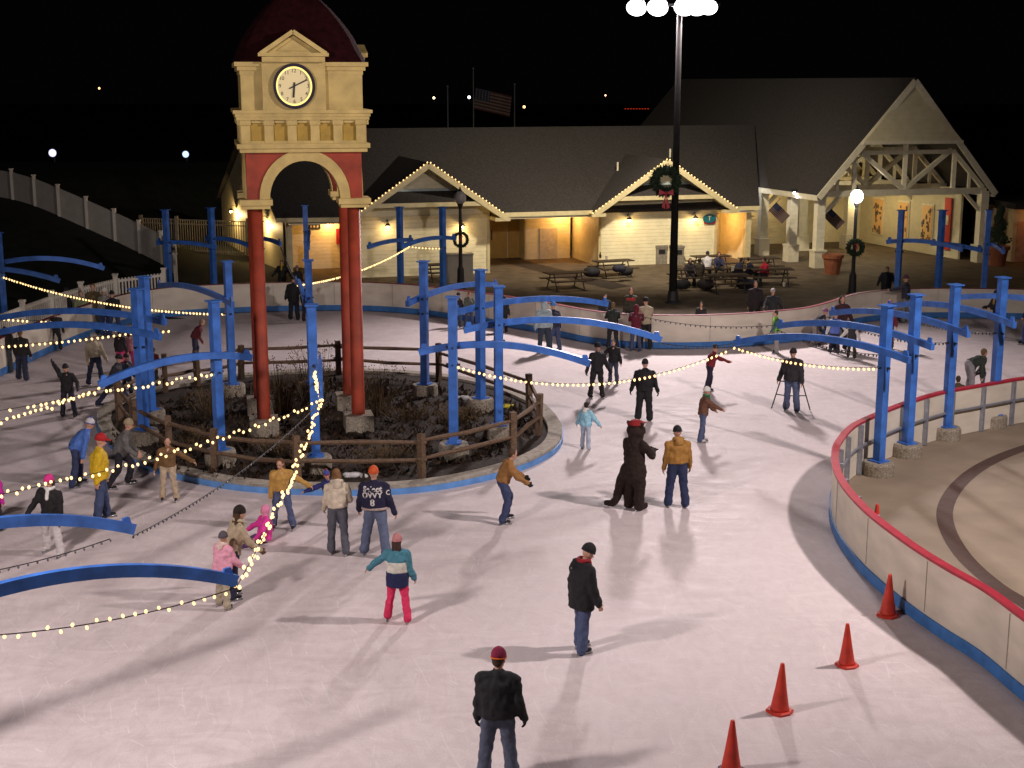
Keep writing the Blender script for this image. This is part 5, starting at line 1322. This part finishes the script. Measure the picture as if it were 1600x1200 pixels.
person(519, 823, 729, 165, 'small child in dark blue suit tilting, held up by the woman in tan', (.016, .022, .12), (.02, .035, .13), (.06, .07, .3), None, la=(0, 26, 8), ra=(0, 84, 4), side=13, lean=6, h=1.28, group=GS, ll=(3, 10, 4), rl=(0, -8, 6), pom=(.3, .03, .05))
person(529, 866, 728, 350, 'woman in cream hooded sweatshirt and grey trousers seen from behind', (.60, .52, .40), (.10, .105, .13), None, (.20, .10, .04), hood=(.6, .52, .4), la=(10, 8, 30), ra=(12, 12, 60), ll=(6, 3, 6), rl=(-6, 3, 4), hairlen=.1, group=GS, jlen='short')
i_ = person(588, 868, 725, 10, 'man in navy letter jacket with white lettering and orange knit hat', (.012, .011, .040), (.12, .15, .24), (.55, .09, .02), None, jlen='short', la=(8, 18, 20), ra=(2, 16, 8), ll=(4, 10, 4), rl=(-4, 9, 8), group=GS, wide=1.15, side=-3, band=[(-.03, .02, (.42, .33, .30), 'waistband')], puff=1.1)
LETTER = dict(i_)
person(622, 970, 831, 12, 'girl in teal, white and navy jacket with hot pink trousers, arm out left', (.06, .21, .28), (.70, .035, .12), (.48, .20, .20), (.05, .025, .02), jlen='long', la=(8, 50, 4), ra=(4, 14, 20), ll=(6, 7, 16), rl=(-4, 9, 6), hairlen=.14, group=GS, skate='b', band=[(.05, .27, (.62, .60, .52), 'white_band'), (-.25, .06, (.014, .018, .075), 'navy_hem')], puff=1.05)
person(350, 950, 829, 30, 'girl in pale pink hooded coat and khaki trousers near the tip of the long arm', PINK, KHAKI, (.09, .08, .09), None, hood=(.70, .52, .46), la=(20, 8, 10), ra=(30, 8, 20), group=GS, puff=1.15, lean=6, jlen='hip', ll=(4, 5, 4), rl=(-3, 5, 6))
person(366, 935, 790, 60, 'woman in beige coat and dark pointed hat bending over the children', (.44, .36, .24), (.02, .022, .05), (.02, .013, .01), (.07, .035, .015), la=(40, 10, 20), ra=(44, 10, 20), lean=16, hairlen=.22, group=GS, h=1.76, scarf=(.5, .42, .3), glove=BROWN)
i_ = person(414, 846, 790, 250, 'little child in magenta snow jacket sitting fallen on the ice', (.72, .045, .32), (.12, .05, .16), None, None, fsh=(.75, .25, .42), la=(30, 30, 20), ra=(40, 26, 10), ll=(78, 18, 8), rl=(70, 12, 20), seat=.14, h=1.42, lean=-4, group=GS, puff=1.15)
person(108, 652, 566, 180, 'child in dark clothes raising one arm high', (.016, .015, .017), (.02, .02, .035), (.012, .012, .014), None, la=(10, 36, 50), ra=(165, 18, 10), ll=(2, 8, 3), rl=(-2, 8, 3), group=GS, glove=BLK)
person(150, 603, 516, 140, 'skater in cream jacket, white hat and dark jeans by the left edge of the island', (.50, .44, .32), (.02, .028, .06), (.62, .6, .58), None, jlen='short', la=(14, 14, 20), ra=(10, 12, 20), ll=(14, 6, 16), rl=(-12, 4, 6), group=GS)
person(190, 582, 524, 20, 'girl with dark jacket and bright pink trousers behind the left island posts', (.02, .014, .018), (.55, .05, .17), None, (.015, .012, .012), group=GS, h=1.42)
person(204, 577, 522, 340, 'small child in pink flowered jacket next to the girl in pink trousers', (.62, .26, .30), (.5, .06, .2), None, (.08, .04, .02), group=GS, h=1.25)
person(200, 624, 551, 130, 'child in dark navy jacket passing behind the island rail', (.018, .018, .035), (.02, .025, .05), (.012, .012, .016), None, group=GS)
person(180, 636, 556, 95, 'skater striding wide behind the left island rail, head near the blue arm', (.03, .03, .04), (.018, .022, .055), BLK, None, ll=(34, 4, 10), rl=(-30, 4, 8), lean=20, group=GS, h=1.7)
person(242, 603, 541, 15, 'person in maroon jacket just behind the farther left island post', (.16, .03, .035), (.03, .025, .03), None, (.08, .04, .02), group=GS)
person(305, 565, 506, 80, 'skater in dark red jacket leaning forward on the left far ice', (.12, .022, .028), (.02, .022, .05), None, (.20, .13, .09), la=(10, 10, 20), ra=(30, 10, 30), lean=34, h=1.55, ll=(14, 4, 26), rl=(2, 4, 12), group=GS)
person(36, 594, 512, 15, 'broad adult in black jacket and baggy jeans at the left edge', (.018, .016, .016), (.025, .03, .06), None, (.18, .10, .05), group=GS, wide=1.15, ll=(4, 6, 4), rl=(-4, 6, 4))
person(12, 582, 508, 350, 'adult in dark coat left of the broad one, at the left edge', (.022, .022, .02), (.06, .07, .08), None, (.05, .03, .02), group=GS, wide=1.1)
person(88, 548, 492, 150, 'skater in dark grey crouching by the left boards', (.03, .028, .03), (.03, .03, .035), BLK, None, lean=30, h=1.55, ll=(20, 5, 36), rl=(0, 5, 20), la=(40, 10, 20), ra=(30, 20, 20), group=GS)
person(106, 523, 447, 40, 'person in black at the left boards, leftmost of the back left group', (.014, .014, .014), (.02, .02, .025), BLK, None, group=GS)
person(130, 524, 452, 160, 'person in green and cream jacket in the back left group', (.24, .28, .14), (.09, .085, .07), None, (.2, .13, .07), group=GS)
person(150, 522, 440, 180, 'tall person in brown and olive jacket in the back left group', (.15, .11, .05), (.08, .08, .08), None, (.16, .08, .04), group=GS)
person(166, 526, 448, 20, 'person with white hood in the back left group', (.30, .28, .25), (.03, .06, .2), (.6, .58, .52), None, group=GS)
person(180, 528, 452, 330, 'dark dressed skater at the right of the back left group', (.012, .013, .016), (.03, .045, .11), BLK, None, group=GS, ll=(16, 4, 10), rl=(-20, 4, 8), lean=10)
person(-6, 830, 752, 180, 'child in magenta cut off by the left picture edge', (.5, .02, .3), (.02, .02, .03), (.5, .02, .3), None, group=GS, h=1.35)
# plaza and spectators (standing on the paving behind the boards)
def spect(px, d, top, lab, jc, pc=BLK, hat=None, hair=(.03, .02, .015), **k):
    b = atd(px, 500, d); b.z = .03; py = 600+FPX*math.tan(math.atan((CH-.03)/d)-TH); px2 = 800+b.x/(d*math.cos(TH)+(CH-.03)*math.sin(TH))*FPX
    px2 = px
    return person(px2, py, top, k.pop('face', 180), lab, jc, pc, hat, hair if not hat else None, z=.03, group=GP, skate='b', **k)
spect(1178, 52.0, 436, 'tall person in black coat standing behind the far boards', (.02, .013, .018), jlen='long', hair=(.02, .012, .01))
spect(1205, 51.2, 449, 'person with pale hat and dark coat behind the far boards', (.02, .022, .028), hat=(.36, .33, .32), la=(20, 24, 30), ra=(20, 24, 30))
spect(1094, 50.0, 466, 'child in dark coat peeking over the far boards', (.02, .018, .02), hair=(.02, .014, .012), h=1.35)
spect(985, 51.0, 447, 'person in red and dark jacket behind the boards near the maroon jacket', (.03, .03, .02), hair=(.16, .05, .03), band=[(.3, .42, (.3, .03, .03), 'red_collar')])
spect(945, 51.0, 461, 'dark haired person leaning on the boards under the blue arm tip', (.014, .015, .02), h=1.5)
spect(1383, 58.0, 414, 'broad man in dark jacket behind the far boards right of the lamp post', (.014, .014, .018), hair=(.05, .025, .02), wide=1.25, la=(0, 22, 20), ra=(0, 22, 20))
person(1413, 504, 428, 300, 'woman in navy jacket and pale trousers on the ice, reaching over the far boards', (.03, .032, .05), (.20, .19, .18), (.08, .03, .05), None, la=(70, 10, 10), ra=(10, 8, 10), group=GS)
spect(442, 60.0, 404, 'person in yellow vest over black behind the rear boards left of the tower', (.016, .014, .014), hair=(.10, .04, .02), scarf=(.55, .35, .03), la=(5, 34, 40), ra=(5, 34, 40))
spect(466, 59.0, 420, 'dark figure behind the rear boards near the lit string', (.02, .018, .02), hat=(.2, .19, .2), h=1.5)
def seatp(px, py, lab, jc, hair=(.03, .02, .014), hat=None, face=180, lean=10, **k):
    return person(px, py, 0, face, lab, jc, BLK, hat, hair if not hat else None, z=.03, h=1.68, seat=.56, ll=(84, 8, 84), rl=(84, 8, 84), la=(40, 8, 50), ra=(40, 8, 50), lean=lean, group=GP, **k)
seatp(1077, 447, 'dark haired woman sitting at the table beside the floodlight mast', (.03, .025, .03), (.012, .01, .01), hairlen=.25)
seatp(1105, 436, 'person in white jacket sitting at the table near the right gable', (.62, .60, .62), face=0, hat=(.015, .015, .04))
seatp(1122, 436, 'person in dark blue sitting right of the white jacket', (.03, .03, .07))
seatp(1148, 444, 'person in navy coat leaning over the table before the pavilion posts', (.014, .016, .045), face=70, lean=34)
seatp(1176, 444, 'person in navy coat with yellow front leaning in from the right', (.014, .016, .045), face=290, lean=30, scarf=(.55, .38, .12))
seatp(1196, 446, 'child in red jacket at the right end of the tables', (.42, .02, .04), face=250)
seatp(1092, 448, 'dark brown coated person sitting with back to the rink', (.045, .035, .022), face=0)
bake_all()
# lettering on the jacket back, laid on the cloth
def letters():
    I = LETTER; jk = I['jk']; bv = BVHTree.FromPolygons([v.co[:] for v in jk.data.vertices], [tuple(p.vertices) for p in jk.data.polygons])
    s, Mz, P_, u, r, f = I['s'], I['Mz'], I['P'], I['u'], I['r'], I['f']; LM = cm('letter_felt', (.60, .58, .56))
    def lay(vs, fs, nm, c, rx, uy, fd):
        cu = []
        for th in (.006, .001):
            for x, y in vs:
                w_ = (Mz @ (c+rx*x+uy*y-fd*.6))*s; dr = (Mz @ fd).normalized(); hit = bv.ray_cast(w_, dr)
                q_ = (hit[0] if hit[0] is not None else w_+dr*.45*s)-dr*th; cu.append(tuple(q_))
        n = len(vs); q = MB(); q.add(cu, [tuple(x) for x in fs]); return q.build(nm, LM, jk, False, False)
    def word(s_, size, cx_, cy_, nm):
        c = bpy.data.curves.new('tmpc', 'FONT'); c.body = s_; c.size = size; c.align_x = 'CENTER'; c.align_y = 'CENTER'; c.offset = .006; c.space_character = 1.12; o = bpy.data.objects.new('tmp', c); COL.objects.link(o)
        bpy.context.view_layer.update(); me = bpy.data.meshes.new_from_object(o.evaluated_get(bpy.context.evaluated_depsgraph_get())); bpy.data.objects.remove(o)
        lay([(v.co.x+cx_, v.co.y+cy_) for v in me.vertices], [tuple(p.vertices) for p in me.polygons], nm, P_, r, u, f)
    word('Select', .135, 0, .385, 'back_lettering'); word('OVVY', .14, -.01, .27, 'back_lettering'); word('8', .17, .0, .125, 'back_number')
    A = I['AR'][1]; c = A[0]+A[3]*.10; N_ = 10
    vs = []; fs = []
    for i in range(N_+1):
        a = R(50+260*i/N_)
        for k in (.05, .03): vs.append((k*math.cos(a), k*math.sin(a)))
    fs = [(2*i, 2*i+1, 2*i+3, 2*i+2) for i in range(N_)]
    lay(vs, fs, 'sleeve_letter', c, (r*.75+f*.66).normalized(), u, (f*.75-r*.66).normalized())
letters()
# ------------------------------------------------------------------ strings of bulbs
BM = MB().ell((0, 0, -.035), (.030, 0, 0), (0, .030, 0), (0, 0, .038), 8, 6).mesh('bulb', BULB, True)
BMO = MB().ell((0, 0, -.03), (.022, 0, 0), (0, .022, 0), (0, 0, .035), 8, 5).mesh('bulb_off', BULBOFF, True)
def string(pts, label, lit=True, sag=.1, sp=.15, group='strings of bulbs over the ice', gap=0.0, zz=.0):
    pts = [V(p) for p in pts]; path = []
    for a, b in zip(pts, pts[1:]):
        n = 20; L = (b-a).length
        for i in range(n):
            t_ = i/n; q = a+(b-a)*t_; q.z -= 4*sag*t_*(1-t_)*(L/6); path.append(q)
    path.append(pts[-1]); t = thing('string_light', label, 'string lights', pts[0], group)
    MB().tube(path, .008, 5).build('cable', WIRE, t)
    L = sum((b-a).length for a, b in zip(path, path[1:])); sp = max(sp, L/98)
    bs = .72 if pts[0].y < 23 else (.85 if pts[-1].y < 23 else 1)
    for k, p in enumerate(resample(path, sp)):
        if random.random() < gap: continue
        o = bpy.data.objects.new('bulb', BM if lit else BMO); COL.objects.link(o); o.parent = t
        d_ = V((random.uniform(-zz, zz), random.uniform(-zz, zz), (random.choice((-.01, .05)) if zz else 0)))
        o.location = p-pts[0]+d_; o.scale = (bs, bs, bs); o.rotation_euler = (random.uniform(-.4, .4), random.uniform(-.4, .4), 0)
    return t
tip = lambda k: AE[k][1]-up(.10)
cl = lambda k: AE[k][2]
GSL = 'lit strings of bulbs over the ice'; GSU = 'unlit strings of bulbs'
string([cl('P2'), tip('R1')], 'lit bulb string sagging from the front right island post to the right arm tip', sag=.55, sp=.14, group=GSL, gap=.03)
string([tip('R1'), cl('R1')], 'lit bulb string under the arm of the post nearest the pad tip', sag=.22, group=GSL, gap=.03)
string([cl('Q4'), cl('V1'), at(-70, 434, 2.6)], 'lit bulb string from the left rear island post to the left picture edge', sag=.15, group=GSL, sp=.17)
string([cl('Q2'), at(110, 503, 2.42), at(-12, 496, 2.45)], 'lit bulb string along the farther arm of the close post pair', sag=.05, group=GSL, gap=.3)
string([at(264, 516, 2.55), at(213, 518, 2.5), at(-12, 541, 2.45)], 'lit bulb string along the nearer arm of the close post pair', sag=.08, group=GSL)
string([cl('Q3'), tip('Q3')], 'lit bulb string under the arm reaching down left from the front left post', sag=.12, group=GSL, zz=.03)
string([tip('Q3'), at(-14, 662, 2.25)], 'lit bulb string from the down left arm tip, lower of the two', sag=.1, group=GSL, zz=.02)
string([tip('Q3'), at(-14, 643, 2.4)], 'lit bulb string from the down left arm tip, upper of the two', sag=.1, group=GSL, gap=.35)
string([tip('M'), at(-18, 776, 2.45)], 'long lit bulb string from the front middle arm tip to the lower left edge', sag=.12, group=GSL, zz=.02)
string([AE['M'][2]+up(.3), tip('M')], 'lit bulb string under the front middle arm pointing at the viewer', sag=.05, sp=.12, group=GSL, zz=.03)
string([tip('M'), tip('A')], 'lit bulb string dropping steeply from the front middle arm to the nearest arm tip', sag=.10, sp=.16, group=GSL, zz=.05)
string([tip('A'), atd(0, 992, 15.5), atd(-60, 1005, 14.8)], 'lit bulb string hanging below the nearest blue arm', sag=.18, sp=.17, group=GSL, zz=.02)
string([tip('B'), tip('M')], 'unlit bulb string from the second left arm tip up to the front middle arm', False, .15, group=GSU)
string([atd(172, 842, 19.6), atd(0, 890, 18.2), atd(-40, 902, 17.9)], 'unlit bulb string hanging below the second left arm', False, .1, group=GSU)
string([cl('T2'), at(640, 384, 2.55), tip('N')], 'dense lit bulb string from the left gable posts down to the tower', sag=.15, sp=.16, group=GSL)
string([tip('U3'), at(462, 436, 2.5)], 'unlit bulb string dropping behind the left red column', False, .05, group=GSU)
string([tip('P4'), tip('R2')], 'unlit bulb string before the far boards between the middle arm tips', False, .35, group=GSU)
string([tip('R2'), cl('R2')], 'unlit bulb string under the arm of the second pad post', False, .25, group=GSU)
string([tip('R3'), cl('R3')], 'unlit bulb string under the arm of the third pad post', False, .25, group=GSU)
string([tip('P3'), tip('R3')], 'unlit bulb string high before the plaza between the rear arm tips', False, .4, group=GSU)
string([tip('R4'), cl('R4')], 'unlit bulb string under the arm of the pad post nearest the right edge', False, .2, group=GSU)
for (um, vf, slope, ez, apz), nm, hw in ((bayA, 'left', 3.7), (bayB, 'right', 3.9)):
    o_ = vf-.09
    string([B(um-hw, o_, apz-hw*slope+.20), B(um, o_, apz+.22), B(um+hw, o_, apz-hw*slope+.20)], 'lit bulb string along the %s lodge gable edge' % nm, sag=0, sp=.2, group='lit strings on the lodge gables')
